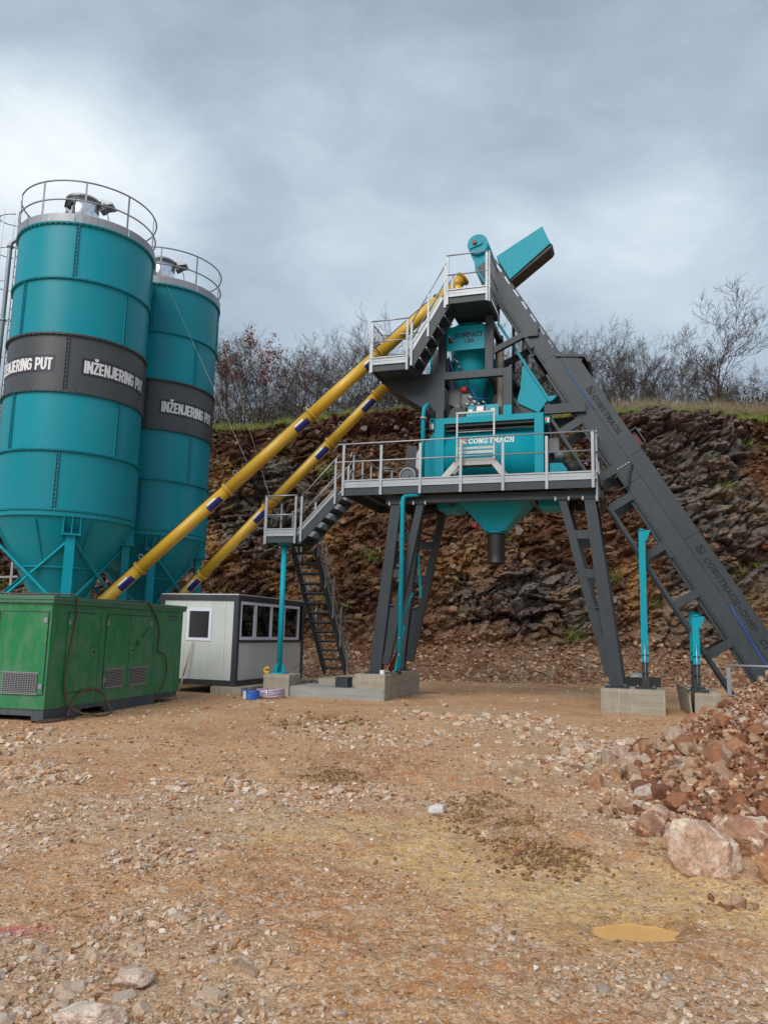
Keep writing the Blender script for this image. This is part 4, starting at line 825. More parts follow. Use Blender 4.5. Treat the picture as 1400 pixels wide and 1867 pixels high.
# ------------------------------------------------------------------ mixing platform
T = Thing('mixing_platform', 'dark grey steel platform with galvanised railings on four splayed legs', 'platform', MT, (0, 0, 0))
def leg(xo_t, xo_b, xi_t, xi_b, y, wd=.24, ztop=4.78, zfoot=.62, sgn=1):
    L_ = None
    mb = MB(); mb.prism([(xo_t-wd/2, ztop), (xo_t+wd/2, ztop), (xo_b+.14, zfoot+.03), (xo_b-.14, zfoot+.03)], y-.11, y+.11); mb.box(xo_b-.26, xo_b+.26, y-.2, y+.2, zfoot, zfoot+.03)
    mb.box(xo_t-.2, xo_t+.2, y-.16, y+.16, ztop, ztop+.025)
    L_ = T.part('leg', mb, 'grey')
    mb = MB(); 
    for s_ in (-1, 1): mb.prism([(xo_t-wd/2-.006, ztop), (xo_t+wd/2+.006, ztop), (xo_b+.146, zfoot+.04), (xo_b-.146, zfoot+.04)], y+s_*.118-.006, y+s_*.118+.006)
    T.part('leg_flange', mb, 'grey', L_)
    mb = MB(); zi = zfoot+.25
    mb.prism([(xi_t-.09, ztop), (xi_t+.09, ztop), (xi_b+.09, zi), (xi_b-.09, zi)], y-.09, y+.09); mb.box(xi_t-.16, xi_t+.16, y-.14, y+.14, ztop, ztop+.025); T.part('leg_strut', mb, 'grey', L_)
    f = lambda z, a, b_, zt, z_b: a+(b_-a)*(zt-z)/(zt-z_b)
    for z, h in ((3.96, .2), (3.06, .2)):
        mb = MB(); mb.box(f(z, xo_t, xo_b, ztop, zfoot), f(z, xi_t, xi_b, ztop, zi), y-.08, y+.08, z-h/2, z+h/2); T.part('rung_plate', mb, 'grey', L_)
    mb = MB(); a_, b_ = f(2.28, xi_t, xi_b, ztop, zi), f(2.28, xo_t, xo_b, ztop, zfoot); mb.prism([(a_, 2.28), (b_, 2.28), (f(1.0, xo_t, xo_b, ztop, zfoot), 1.0), (f(1.0, xi_t, xi_b, ztop, zi), 1.0)], y-.04, y+.04)
    mb.box(min(a_, b_)-.1, max(a_, b_), y-.1, y+.1, 2.27, 2.30); T.part('gusset', mb, 'grey', L_)
    mb = MB()
    for dx in (-.16, .16):
        for xx_ in (xo_t, xi_t): mb.box(xx_+dx*.95-.02, xx_+dx*.95+.02, y-.17, y-.13, ztop-.03, ztop+.06)
    T.part('bolts', mb, 'galv', L_, kind='stuff')
leg(.12, -.32, .74, -.06, .35); leg(.12, -.32, .82, -.02, 2.25)
leg(4.80, 5.32, 4.18, 5.16, .35, zfoot=.525); leg(4.80, 5.32, 4.18, 5.16, 2.15, zfoot=.525)
# lower frame (dark) and deck
for y in (.35, 2.25):
    mb = MB(); mb.box(-.15, 5.05, y-.09, y+.09, 4.808, 4.995); T.part('girder', mb, 'grey')
for x in (-.15, 1.3, 3.4, 5.0):
    mb = MB(); mb.box(x, x+.1, .441, 2.159, 4.81, 4.99); T.part('cross_beam', mb, 'grey')
X0, X1, YB = -1.24, 4.95, 3.0
mb = MB(); mb.box(X0, X1, 0, .06, 5.0, 5.19); T.part('edge_beam', mb, 'grey'); mb = MB(); mb.box(X0, X1, YB-.06, YB, 5.0, 5.19); T.part('edge_beam', mb, 'grey')
for a in (X0, X1-.06): mb = MB(); mb.box(a, a+.06, .062, YB-.062, 5.0, 5.19); T.part('edge_beam', mb, 'grey')
for x in np.linspace(-.7, 4.4, 8):
    mb = MB(); mb.box(x, x+.06, .064, YB-.064, 5.03, 5.15); T.part('joist', mb, 'grey')
mb = MB(); mb.box(X0+.01, X1-.01, .02, YB-.02, 5.192, 5.215); T.part('deck_plate', mb, 'grey')
def toe(x0, y0, x1, y1, z, name='toe_board', t=T):      # galvanised kick board with a rolled lip
    mb = MB(); d = Vector((x1-x0, y1-y0, 0)).normalized(); o_ = Vector((d.y, -d.x, 0))*.012
    a, b_ = Vector((x0, y0, z))+o_, Vector((x1, y1, z))+o_
    mb.bar(a+Vector((0, 0, .045)), b_+Vector((0, 0, .045)), .014, .07); mb.bar(a+Vector((0, 0, .13)), b_+Vector((0, 0, .13)), .008, .09); mb.bar(a+Vector((0, 0, .19))+o_, b_+Vector((0, 0, .19))+o_, .03, .03)
    t.part(name, mb, 'galv')
toe(X0, -.005, X1, -.005, 5.18); toe(X0+.0, YB, X1, YB, 5.18); toe(X1+.01, 0, X1+.01, YB, 5.18); toe(X0-.01, YB, X0-.01, 1.0, 5.18)
def post(x, y, z0, z1, u=(0, 1, 0), t=T, w=.065, m_='galv'):
    mb = MB(); mb.bar((x, y, z0), (x, y, z1), w, .012, u); uu = Vector(u).cross(Vector((0, 0, 1))).normalized(); p = Vector(u).normalized()*.02
    for s_ in (-w/2+.005, w/2-.005): mb.bar(Vector((x, y, z0))+uu*s_+p, Vector((x, y, z1))+uu*s_+p, .01, .035, u)
    t.part('rail_post', mb, m_)
def rail(pts, t=T, r=.02, name='hand_rail'):
    mb = MB(); mb.path(pts, r, 8); t.part(name, mb, 'galv')
fx = [-1.2, -.2, .81, 1.82, 2.84, 3.86, 4.90]
for i, x in enumerate(fx): post(x, -.045, 4.99, 6.30 if i not in (1, 2, 3, 4, 5) else 6.25)
rail([(-1.5, -.03, 6.12), (-1.36, -.03, 6.32), (X1, -.03, 6.32)]); rail([(-1.48, -.03, 5.74), (-1.36, -.03, 5.86), (X1, -.03, 5.86)], name='mid_rail')
for y in (.12, 1.05, 2.0, 2.95): post(X1+.04, y, 4.7 if y < 2 else 5, 6.3, (-1, 0, 0))
rail([(X1+.03, 0, 6.32), (X1+.03, YB, 6.32)]); rail([(X1+.03, 0, 5.86), (X1+.03, YB, 5.86)], name='mid_rail')
for y in (.85, 1.55, 2.25, 2.95): post(X0-.03, y, 5.0, 6.25, (1, 0, 0))
rail([(X0-.03, .62, 6.12), (X0-.03, .72, 6.28), (X0-.03, .85, 6.3), (X0-.03, YB, 6.3), (.6, YB+.02, 6.3)]); rail([(X0-.03, .62, 5.7), (X0-.03, .72, 5.82), (X0-.03, YB, 5.84), (.6, YB+.02, 5.84)], name='mid_rail')
for x in (-.9, .1, 1.1, 2.1, 3.1, 4.1): post(x, YB+.045, 5.0, 6.28, (0, -1, 0))
rail([(X0, YB+.03, 6.3), (X1, YB+.03, 6.3)]); rail([(X0, YB+.03, 5.84), (X1, YB+.03, 5.84)], name='mid_rail')

# stairs -----------------------------------------------------------------------------------------
def stair(name, label, p0, p1, width_dir, w, nst, rails=(1, 1), stringer=.22, tread=.2, tm='grey', rail_h=1.05, nposts=3, outer_only=None, back=False, toeb=True, treads_z=.035):
    """flight from p0 (foot) to p1 (head); width_dir unit vector across"""
    T_ = Thing(name, label, 'stairs', MT, p0); p0, p1, wd = Vector(p0), Vector(p1), Vector(width_dir); run = Vector((p1.x-p0.x, p1.y-p0.y, 0)); rd = run.normalized(); d = (p1-p0).normalized(); un = (Vector((0, 0, 1))-d*d.z).normalized()
    for s_ in (0, 1):
        o_ = wd*(w*s_); mb = MB(); mb.bar(p0+o_, p1+o_, .04, stringer, un); T_.part('stringer', mb, tm)
        if toeb and rails[s_]:
            mb = MB(); q = wd*(.03 if s_ else -.03); mb.bar(p0+o_+q+un*(stringer/2+.02), p1+o_+q+un*(stringer/2+.02), .012, .07, un); mb.bar(p0+o_+q+un*(stringer/2+.09), p1+o_+q+un*(stringer/2+.09), .02, .03, un); T_.part('toe_board', mb, 'galv')
    for i in range(nst):
        c_ = p0+(p1-p0)*((i+.6)/nst); mb = MB(); a, b_ = c_+wd*.03, c_+wd*(w-.03); mb.bar(a, b_, tread, treads_z); mb.bar(a-rd*tread/2-Vector((0, 0, .02)), b_-rd*tread/2-Vector((0, 0, .02)), .012, .06); T_.part('tread', mb, tm)
    for s_ in (0, 1):
        if not rails[s_]: continue
        o_ = wd*(w*s_+(.05 if s_ else -.05))
        for k in range(nposts):
            q = p0+(p1-p0)*((k+.12)/(nposts-.76) if nposts > 1 else .5)+o_; mb = MB(); mb.bar(q-Vector((0, 0, .12)), q+Vector((0, 0, rail_h)), .055, .03, wd); T_.part('rail_post', mb, 'galv')
        for hh, nm in ((rail_h, 'hand_rail'), (rail_h*.55, 'mid_rail')):
            mb = MB(); mb.tube(p0+o_+(p1-p0)*.03+Vector((0, 0, hh)), p1+o_+Vector((0, 0, hh)), .018, 8); T_.part(nm, mb, 'galv')
    return T_
stair('steel_stairs', 'long steep open grey flight from the slab up to the lower landing', (-2.98, 3.55, .42), (-2.98, .95, 3.78), (1, 0, 0), .66, 13, rail_h=.98, nposts=5, tread=.2)
stair('steel_stairs', 'short dark flight between the lower landing and the mixer platform', (-2.42, .02, 3.86), (-1.3, .02, 5.02), (0, 1, 0), .8, 5, rail_h=1.05, nposts=2, tread=.23)
stair('steel_stairs', 'upper steep flight with dark treads climbing to the top platform', (.56, -.26, 8.2), (1.5, -.26, 9.78), (0, 1, 0), .66, 6, rail_h=1.0, nposts=3, tread=.24, stringer=.24, treads_z=.05)
def landing(name, label, x0, x1, y0, y1, z, rails_, h=1.12, plate='galv'):
    T_ = Thing(name, label, 'landing', MT, (x0, y0, z))
    for a, b_, c_, d_ in ((x0, x1, y0, y0+.05), (x0, x1, y1-.05, y1), (x0, x0+.05, y0+.052, y1-.052), (x1-.05, x1, y0+.052, y1-.052)):
        mb = MB(); mb.box(a, b_, c_, d_, z-.17, z); T_.part('edge_beam', mb, 'grey')
    mb = MB(); mb.box(x0+.005, x1-.005, y0+.005, y1-.005, z+.002, z+.02); mb.box(x0+.052, x1-.052, y0+.052, y1-.052, z-.12, z-.1); T_.part('deck_plate', mb, 'grey')
    for (a, b_, c_, d_) in rails_:
        A, B = Vector((a, b_, z)), Vector((c_, d_, z)); dd = (B-A).normalized(); o_ = Vector((dd.y, -dd.x, 0))*.03
        mb = MB(); mb.bar(A+o_+Vector((0, 0, .03)), B+o_+Vector((0, 0, .03)), .014, .08); mb.bar(A+o_+Vector((0, 0, .12)), B+o_+Vector((0, 0, .12)), .008, .08); mb.bar(A+o_*1.4+Vector((0, 0, .17)), B+o_*1.4+Vector((0, 0, .17)), .03, .03); T_.part('toe_board', mb, 'galv')
        for q in (A+dd*.03, B-dd*.03): post(q.x+o_.x*1.3, q.y+o_.y*1.3, z-.2, z+h-.03, tuple(-o_.normalized()), T_, w=.055)
        for hh, nm in ((h, 'hand_rail'), (h*.52, 'mid_rail')):
            mb = MB(); mb.tube(A+o_+Vector((0, 0, hh)), B+o_+Vector((0, 0, hh)), .019, 8); T_.part(nm, mb, 'galv')
    return T_
landing('stair_landing', 'lower landing with railings on the slim teal post', -3.3, -2.42, -.05, .95, 4.0, [(-3.3, -.05, -2.42, -.05), (-3.3, .95, -3.3, -.05)], 1.04)
landing('stair_landing', 'upper landing with railings above the grey gusset arm', -.44, .56, -.32, .6, 8.25, [(-.44, -.32, .54, -.32), (-.44, .6, -.44, -.32), (.54, .6, -.44, .6)], 1.14)
landing('top_platform', 'small top platform with railings under the yellow elbow', 1.48, 2.52, -.3, 1.1, 9.84, [(1.48, -.3, 2.52, -.3), (2.52, -.3, 2.52, 1.1)], 1.08)
# slim teal post under the lower landing
T_ = Thing('support_post', 'slim teal tube post holding up the lower stair landing', 'post', MT, (-2.88, .25, .53))
mb = MB(); mb.tube((-2.88, .25, .56), (-2.88, .25, 3.83), .07, 20); T_.part('tube', mb, 'teal')
mb = MB(); mb.box(-3.07, -2.69, .06, .44, .532, .556); T_.part('base_plate', mb, 'teal'); mb = MB(); mb.box(-3.03, -2.73, .1, .4, 3.8, 3.828); T_.part('head_plate', mb, 'teal')
mb = MB()
for a, b_ in (((-1, 0)), ((1, 0))):
    mb.prism([(-2.88+a*.069, .557), (-2.88+a*.17, .557), (-2.88+a*.15, .66), (-2.88+a*.069, .8)], .24, .26)
mb.prism([(.181, .557), (.08, .557), (.1, .66), (.181, .8)], -2.89, -2.87, 'yz'); mb.prism([(.319, .557), (.42, .557), (.4, .66), (.319, .8)], -2.89, -2.87, 'yz'); T_.part('gusset', mb, 'teal')
# yellow clamp lying on the block
mb = MB(); mb.path([(-3.06+.075*math.cos(t)-.03, .0, .545+.065+.06*math.sin(t)) for t in np.linspace(R(40), R(320), 12)], .032, 7); single('yellow_clamp', mb, 'yellow_toy', 'small open yellow clamp lying beside the foot of the teal post', 'clamp', MT, (-3.06, 0, .53))

# ------------------------------------------------------------------ mixer
T = Thing('concrete_mixer', 'large teal twin-shaft mixer drum in a teal frame on the platform', 'mixer', MT, (1, .6, 5.22))
zt = 7.02
for y0 in (.6, 2.05):
    for a, b_ in ((1.0, 1.24), (3.5, 3.72)):
        mb = MB(); mb.box(a, b_, y0, y0+.2, 5.22, zt-.0); T.part('frame_post', mb, 'teal')
    mb = MB(); mb.box(1.243, 3.497, y0, y0+.2, 6.87, zt); T.part('frame_beam', mb, 'teal')
for x in (1.02, 3.52):
    mb = MB(); mb.box(x, x+.18, .803, 2.047, 6.86, 7.0); T.part('frame_beam', mb, 'teal')
mb = MB(); mb.box(1.243, 3.497, .66, .68, 6.80, 6.868); T.part('slot_shade', mb, 'black'); mb = MB(); mb.box(1.25, 3.49, .72, .75, 6.7, 6.73); T.part('slot_shade', mb, 'black')  # black strips stand in for the shade in the slots above the drum
yc, zc_, DR = 1.42, 6.05, .8
mb = MB(); k = 40
vs = [(x, yc-DR*math.cos(t), zc_+DR*math.sin(t)) for x in (1.18, 3.55) for t in [2*math.pi*i/k for i in range(k)]]
mb.add(vs, [(i, (i+1) % k, k+(i+1) % k, k+i) for i in range(k)], True); mb.f += [tuple(range(k)), tuple(range(2*k-1, k-1, -1))]; mb.sm += [False, False]
T.part('drum', mb, 'teal')
mb = MB()
for x in np.linspace(1.42, 3.38, 8):
    for t in (-42, -22, 2, 26, 48):
        c_, s_ = math.cos(R(t)), math.sin(R(t)); mb.tube((x+.1*(t % 3)/3, yc-DR*c_, zc_+DR*s_), (x+.1*(t % 3)/3, yc-(DR+.014)*c_, zc_+(DR+.014)*s_), .014, 6)
T.part('bolts', mb, 'teal', kind='stuff')
def ond(x, deg, d=0): return (x, yc-(DR+.003+d)*math.cos(R(deg)), zc_+(DR+.003+d)*math.sin(R(deg)))
mb = MB(); slab(mb, 'CONSTMACH', lambda u, v, d: ond(1.85+u, 20.5+v/DR*57.3, d), .175, 1.14, .3, .08); T.part('lettering', mb, 'white', label='white slab-serif CONSTMACH lettering')
mb = MB(); mb.add([ond(1.63, 20), ond(1.81, 20), ond(1.81, 33), ond(1.63, 33)], [(0, 1, 2, 3)]); LG = T.part('emblem', mb, 'orange')
mb = MB(); mb.add([ond(1.645, 31.8, .004), ond(1.645, 29.2, .004), ond(1.79, 21, .004), ond(1.79, 23.8, .004)], [(0, 1, 2, 3)]); mb.add([ond(1.62, 34, .002), ond(1.64, 34, .002), ond(1.64, 20, .002), ond(1.62, 20, .002)], [(0, 1, 2, 3)]); T.part('stripe', mb, 'white', LG)
# left end plates
mb = MB(); mb.prism([(1.0-.003, 6.75), (.72, 6.42), (.72, 5.6), (.86, 5.24), (.997, 5.24)], .7, 2.1); T.part('end_plate', mb, 'teal')
mb = MB(); mb.prism([(.14, 5.5), (.14, 6.3), (.2, 6.43), (.42, 6.43), (.5, 6.2), (.5, 5.24), (.2, 5.24)], .95, 1.3); G_ = T.part('gearbox', mb, 'grey')
mb = MB(); mb.tube((.3, .60, 5.56), (.3, .72, 5.56), .2, 28); mb.tube((.3, .56, 5.56), (.3, .6, 5.56), .05, 12); W_ = T.part('pulley', mb, 'motor')
mb = MB(); mb.path([(.3+.2*math.cos(t), .6, 5.56+.2*math.sin(t)) for t in np.linspace(0, 2*math.pi, 28)[:-1]], .03, 6, True); T.part('rim', mb, 'galv', W_)
mb = MB(); mb.prism([(.46, 6.2), (.55, 6.35), (.6, 6.1), (.52, 5.75), (.44, 5.85)], .85, .95); T.part('guard', mb, 'galv')
# right end motors
mb = MB(); mb.prism([(3.85, 5.3), (3.85, 5.76), (4.14, 5.76), (4.26, 5.6), (4.26, 5.3)], .7, 1.2); T.part('motor_cover', mb, 'teal')
mb = MB(); mb.tube((3.75, 1.5, 6.0), (4.15, 1.5, 6.0), .2, 20); mb.box(3.8, 4.05, 1.0, 1.3, 6.1, 6.45); mb.tube((3.95, .95, 6.0), (4.2, .95, 6.0), .12, 16); T.part('gearbox', mb, 'motor')
mb = MB(); mb.box(3.95, 4.5, 1.6, 2.1, 5.3, 5.6); mb.tube((4.0, 1.9, 5.9), (4.5, 1.9, 5.9), .16, 16); T.part('gear_motor', mb, 'motor')
# lid with dark hatches and the teal control hatch
mb = MB(); mb.prism([(.85, 7.02), (1.0, 7.34), (3.2, 7.34), (3.7, 7.06)][::1], .95, 2.0); T.part('lid', mb, 'grey')
mb = MB(); mb.prism([(1.28, 7.03), (1.42, 7.32), (1.76, 7.34), (1.74, 7.03)], .75, .94); T.part('hatch', mb, 'grey')
mb = MB(); vs = [(1.76, .74, 7.06), (2.6, .74, 7.06), (2.58, .84, 7.38), (1.82, .84, 7.38), (1.76, .74, 7.03), (2.6, .74, 7.03), (2.58, .92, 7.03), (1.82, .92, 7.03)]
mb.add(vs, [(0, 1, 2, 3), (4, 5, 1, 0), (5, 6, 2, 1), (6, 7, 3, 2), (7, 4, 0, 3)]); H_ = T.part('control_hatch', mb, 'teal')
def onh(x, t, d=.01): return (x, .74+.1*t-d, 7.06+.32*t+d*.3)
mb = MB(); mb.add([onh(1.98, .3), onh(2.26, .3), onh(2.26, .92), onh(1.98, .92)], [(0, 1, 2, 3)]); T.part('screen_frame', mb, 'black', H_)
mb = MB(); mb.add([onh(2.03, .4, .016), onh(2.21, .4, .016), onh(2.21, .85, .016), onh(2.03, .85, .016)], [(0, 1, 2, 3)]); T.part('notice', mb, 'white', H_)
for x in (1.83, 2.4):
    mb = MB(); mb.add([onh(x, .42), onh(x+.1, .42), onh(x+.1, .62), onh(x, .62)], [(0, 1, 2, 3)]); T.part('sticker', mb, 'tape', H_)
# lifting lugs
for x, y, s_ in ((3.80, .7, 1), (.90, .7, -1)):
    mb = MB(); mb.path([(x+.055*math.cos(t), y, 6.93+.07+.055*math.sin(t)) for t in np.linspace(0, 2*math.pi, 14)[:-1]], .022, 6, True); mb.box(x-.06, x+.06, y-.02, y+.02, 6.76, 6.95); L_ = T.part('lifting_lug', mb, 'teal')
    mb = MB(); mb.box(x-.05, x-.0, y-.03, y-.022, 6.82, 6.9); T.part('sticker', mb, 'orange', L_)
    mb = MB(); mb.box(x+.003, x+.05, y-.03, y-.022, 6.78, 6.9); T.part('sticker', mb, 'white', L_)
mb = MB(); mb.path([(1.5+.045*math.cos(t), .85, 7.37+.045*math.sin(t)) for t in np.linspace(0, 2*math.pi, 12)[:-1]], .013, 5, True); T.part('lifting_eye', mb, 'galv')
# discharge chute
T = Thing('discharge_chute', 'teal funnel with black rubber sleeve hanging under the platform', 'chute', MT, (2.45, 1.3, 4.2))
def fr(x0, x1, y0, y1, z): return [(x0, y0, z), (x1, y0, z), (x1, y1, z), (x0, y1, z)]
mb = MB(); mb.add(fr(1.5, 3.4, .75, 1.95, 4.99)+fr(2.2, 2.68, 1.12, 1.6, 4.19), [(0, 1, 5, 4), (1, 2, 6, 5), (2, 3, 7, 6), (3, 0, 4, 7)]); T.part('funnel', mb, 'teal')
mb = MB(); mb.tube((2.44, 1.36, 4.14), (2.44, 1.36, 4.2), .27, 28); T.part('flange', mb, 'teal')
mb = MB(); mb.lathe([(.215, 4.16), (.22, 4.0), (.21, 3.8), (.222, 3.6), (.215, 3.45), (.235, 3.42), (.235, 3.38), (.2, 3.38), (.2, 4.1)], (2.44, 1.36), 28); T.part('sleeve', mb, 'black')
mb = MB(); mb.tube((1.95, 1.0, 4.35), (1.95, 1.18, 4.35), .075, 16); mb.tube((2.0, 1.1, 4.35), (2.25, 1.2, 4.25), .02, 6); T.part('valve_lamp', mb, 'red')
for x0, x1 in ((.95, 1.35), (3.5, 3.9)):
    mb = MB(); mb.prism([(x0, 4.99), (x1+.3, 4.99), (x1+.1, 4.75), (x0+.05, 4.75)], 1.0, 2.0); T.part('side_trough', mb, 'teal')

# ------------------------------------------------------------------ upper frame
T = Thing('weighing_frame', 'dark grey upper steel frame with gusset arm standing on the mixer', 'steel frame', MT, (1, .6, 7))
for y in (.6, 2.05):
    mb = MB(); mb.prism([(-.44, 8.08), (-.3, 7.98), (.72, 7.3), (1.03, 7.22), (1.24, 7.22), (1.24, 8.23), (-.44, 8.23)], y, y+.05) if y < 1 else mb.prism([(-.44, 8.08), (.72, 7.3), (1.24, 7.22), (1.24, 8.23), (-.44, 8.23)], y, y+.05); T.part('gusset_arm', mb, 'grey')
    mb = MB(); mb.box(1.02, 1.22, y, y+.16, 7.022, 7.218); T.part('column', mb, 'grey')
    mb = MB(); mb.box(1.243, 2.74, y, y+.16, 8.04, 8.23); T.part('portal_beam', mb, 'grey')
    mb = MB(); mb.box(2.743, 2.95, y, y+.16, 7.27, 8.23); T.part('column', mb, 'grey')
    mb = MB(); mb.box(2.745, 2.945, y+.002, y+.158, 7.022, 7.268); T.part('column_foot', mb, 'teal')
    mb = MB(); mb.box(1.06, 1.26, y, y+.14, 8.232, 9.66); T.part('column', mb, 'grey')
    mb = MB(); mb.box(2.28, 2.48, y, y+.14, 8.232, 9.66); T.part('column', mb, 'grey')
mb = MB(); mb.prism([(-.42, 8.07), (.72, 7.28), (.72, 7.31), (-.42, 8.1)], .652, 2.048); T.part('belly_plate', mb, 'grey')
for x in (1.07, 2.3):
    mb = MB(); mb.box(x, x+.14, .743, 2.047, 9.5, 9.64); T.part('cross_beam', mb, 'grey'); mb = MB(); mb.box(x, x+.14, .77, 2.04, 8.06, 8.2); T.part('cross_beam', mb, 'grey')
mb = MB(); mb.box(2.76, 2.93, .77, 2.04, 8.06, 8.2); T.part('cross_beam', mb, 'grey')
for yy in (.72, 1.85):
    mb = MB(); mb.bar((2.47, yy, 8.72), (3.42, yy, 9.16), .14, .14); T.part('strut', mb, 'grey')
    mb = MB(); mb.box(3.34, 3.6, yy-.1, yy+.1, 9.0, 9.3); T.part('strut_bracket', mb, 'grey')
mb = MB(); mb.bar((2.9, 2.05, 7.9), (3.75, 2.0, 8.42), .1, .12); T.part('strut', mb, 'grey')
mb = MB(); mb.bar((3.74, .66, 7.09), (4.72, .66, 7.09), .12, .23); T.part('link_beam', mb, 'grey'); mb = MB(); mb.bar((3.74, 1.95, 7.09), (4.72, 1.95, 7.09), .12, .23); T.part('link_beam', mb, 'grey')
mb = MB(); mb.bar((2.96, .9, 7.5), (3.2, .95, 7.05), .06, .06); T.part('strut', mb, 'grey')
# rear ladder of the frame
for x in (2.72, 2.98, 3.08):
    mb = MB(); mb.box(x, x+.08, 2.1, 2.16, 7.0, 9.9 if x < 3 else 9.6); T.part('rear_post', mb, 'grey' if x < 2.9 else 'galv')
for z in (8.6, 9.0, 9.55):
    mb = MB(); mb.tube((2.6, 2.13, z), (3.15, 2.13, z), .018, 6); T.part('rear_rail', mb, 'galv')
# hopper with sign
T = Thing('weigh_hopper', 'teal weighing hopper with a name board hung inside the upper frame', 'hopper', MT, (1.75, 1.35, 8.5))
mb = MB(); mb.lathe([(.5, 9.62), (.5, 8.3), (.2, 7.42), (.2, 7.3)], (1.76, 1.42), 36); mb.tube((1.76, 1.42, 9.6), (1.76, 1.42, 9.64), .52, 36); T.part('cone', mb, 'teal')
mb = MB(); mb.lathe([(.3, 8.9), (.3, 8.2), (.12, 7.5)], (2.05, 1.9), 24); T.part('water_tank', mb, 'teal')
mb = MB(); mb.box(1.275, 2.265, .625, .645, 8.8, 9.44); SG = T.part('name_board', mb, 'teal')
mb = MB(); slab(mb, 'COMPACT', lambda u, v, d: (1.5+u, .623-d, 9.13+v), .13, .72, .3, .06); slab(mb, '120', lambda u, v, d: (1.72+u, .623-d, 8.98+v), .11, .26, .3, .1); T.part('lettering', mb, 'sign_ink', SG)
mb = MB(); mb.box(1.32, 1.46, .617, .623, 9.0, 9.14); mb2 = MB(); mb2.bar((1.34, .613, 9.2), (1.46, .613, 9.04), .012, .03, (0, 1, 0)); T.part('emblem', mb, 'sign_ink', SG); T.part('stripe', mb2, 'white', SG)
mb = MB(); mb.box(1.08, 1.25, 1.0, 1.5, 8.35, 8.75); T.part('junction_box', mb, 'motor')
mb = MB(); mb.box(.84, 1.0, .9, 1.2, 8.3, 8.85); mb.box(.88, 1.02, .95, 1.2, 8.86, 9.0); T.part('control_box', mb, 'motor', label='grey control box behind the upper stairs')
mb = MB(); mb.tube((.78, 1.1, 8.25), (.78, 1.1, 9.2), .06, 12); T.part('water_pipe', mb, 'teal')
mb = MB(); mb.prism([(1.26, 7.5), (1.55, 7.35), (1.72, 7.6), (1.6, 7.9), (1.26, 7.95)], 1.0, 1.3); T.part('skip_plate', mb, 'motor')
mb = MB(); mb.tube((1.62, .85, 7.82), (1.78, .85, 7.8), .085, 14); T.part('valve', mb, 'red')
mb = MB()
for i, (x, z, r0) in enumerate(((1.5, 8.6, .03), (1.56, 8.45, .035), (1.62, 8.32, .03), (1.42, 8.68, .025), (1.85, 7.62, .05), (1.95, 7.5, .05), (2.05, 7.45, .035), (2.2, 7.47, .03), (1.9, 7.42, .04), (1.75, 7.45, .05))): mb.tube((x-r0, .82+.03*i % .1, z), (x+r0*1.5, .85, z-.05), r0, 8)
T.part('air_fittings', mb, 'galv', kind='stuff')
for a, m_ in ((((1.3, .8, 8.7), (1.38, .78, 8.4), (1.5, .8, 8.1), (1.55, .85, 7.9)), 'blue_hose'), (((1.4, .9, 8.75), (1.6, .82, 8.4), (1.8, .8, 8.0), (1.95, .84, 7.6)), 'cable'), (((1.62, .8, 7.7), (1.6, .74, 7.5), (1.66, .72, 7.3)), 'cable'), (((1.85, .8, 7.9), (2.0, .78, 7.55), (2.25, .8, 7.52)), 'blue_hose')):
    mb = MB(); mb.path(a, .013, 5); T.part('hose', mb, m_)
mb = MB(); mb.box(1.65, 1.85, .86, 1.1, 7.32, 7.7); T.part('pump_motor', mb, 'motor')
# grey ribbed aeration hose
mb = MB(); mb.path([(2.55, 1.3, 7.25+i*.04) for i in range(44)], [.088 if i % 2 else .096 for i in range(44)], 14); single('ribbed_hose', mb, 'beige', 'thick upright greyish ribbed hose right of the weighing hopper', 'hose', MT, (2.55, 1.3, 7.3))
# teal water pipe left of the mixer and down the legs
T = Thing('water_pipe', 'teal water pipe climbing the left leg and past the mixer', 'pipe', MT, (.35, .0, .7))
mb = MB(); mb.path([(.35, .08, .78), (.35, .08, 4.78), (.36, .08, 4.9), (.42, .08, 4.97), (.7, .08, 4.98), (.77, .1, 5.0)], .058, 12); T.part('riser', mb, 'teal')
mb = MB(); mb.path([(.78, .28, 5.22), (.78, .28, 7.05), (.8, .28, 7.22), (.84, .36, 7.32), (.86, .5, 7.36)], .055, 12); T.part('riser', mb, 'teal')
mb = MB(); mb.tube((.78, .28, 6.93), (.78, .28, 6.99), .085, 14); T.part('coupling', mb, 'galv')
mb = MB(); mb.tube((.35, .08, .64), (.35, .08, .78), .05, 10); mb.box(.22, .48, -.02, .2, .62, .645) if False else None; T.part('foot', mb, 'black')
for z in (1.1, 1.5, 2.3, 3.1, 3.9): mb = MB(); mb.tube((.35, .0, z), (.35, .03, z), .02, 8); T.part('bolt', mb, 'teal' if z > 2 else 'galv')
mb = MB(); mb.bar((.25, .35, 1.9), (.5, .6, 2.6), .06, .03); mb.bar((.15, .4, .7), (.32, .5, 1.8), .05, .05); mb.bar((.55, .9, 3.6), (.62, .9, 2.5), .06, .05); T.part('brace', mb, 'teal')
mb = MB(); mb.bar((-.12, .35, .64), (-.12, .35, .66), .2, .2) if False else mb.bar((-.1, .75, .68), (.12, .75, 1.12), .1, .1); single('red_cylinder', mb, 'red', 'red tube leaning between the left tower legs', 'tube', MT, (0, .75, .65))
mb = MB(); mb.box(-.13, -.03, .06, .16, .622, .72); single('white_tin', mb, 'white', 'small white tin at the corner of the left concrete block', 'tin', MT, (-.08, .1, .62))
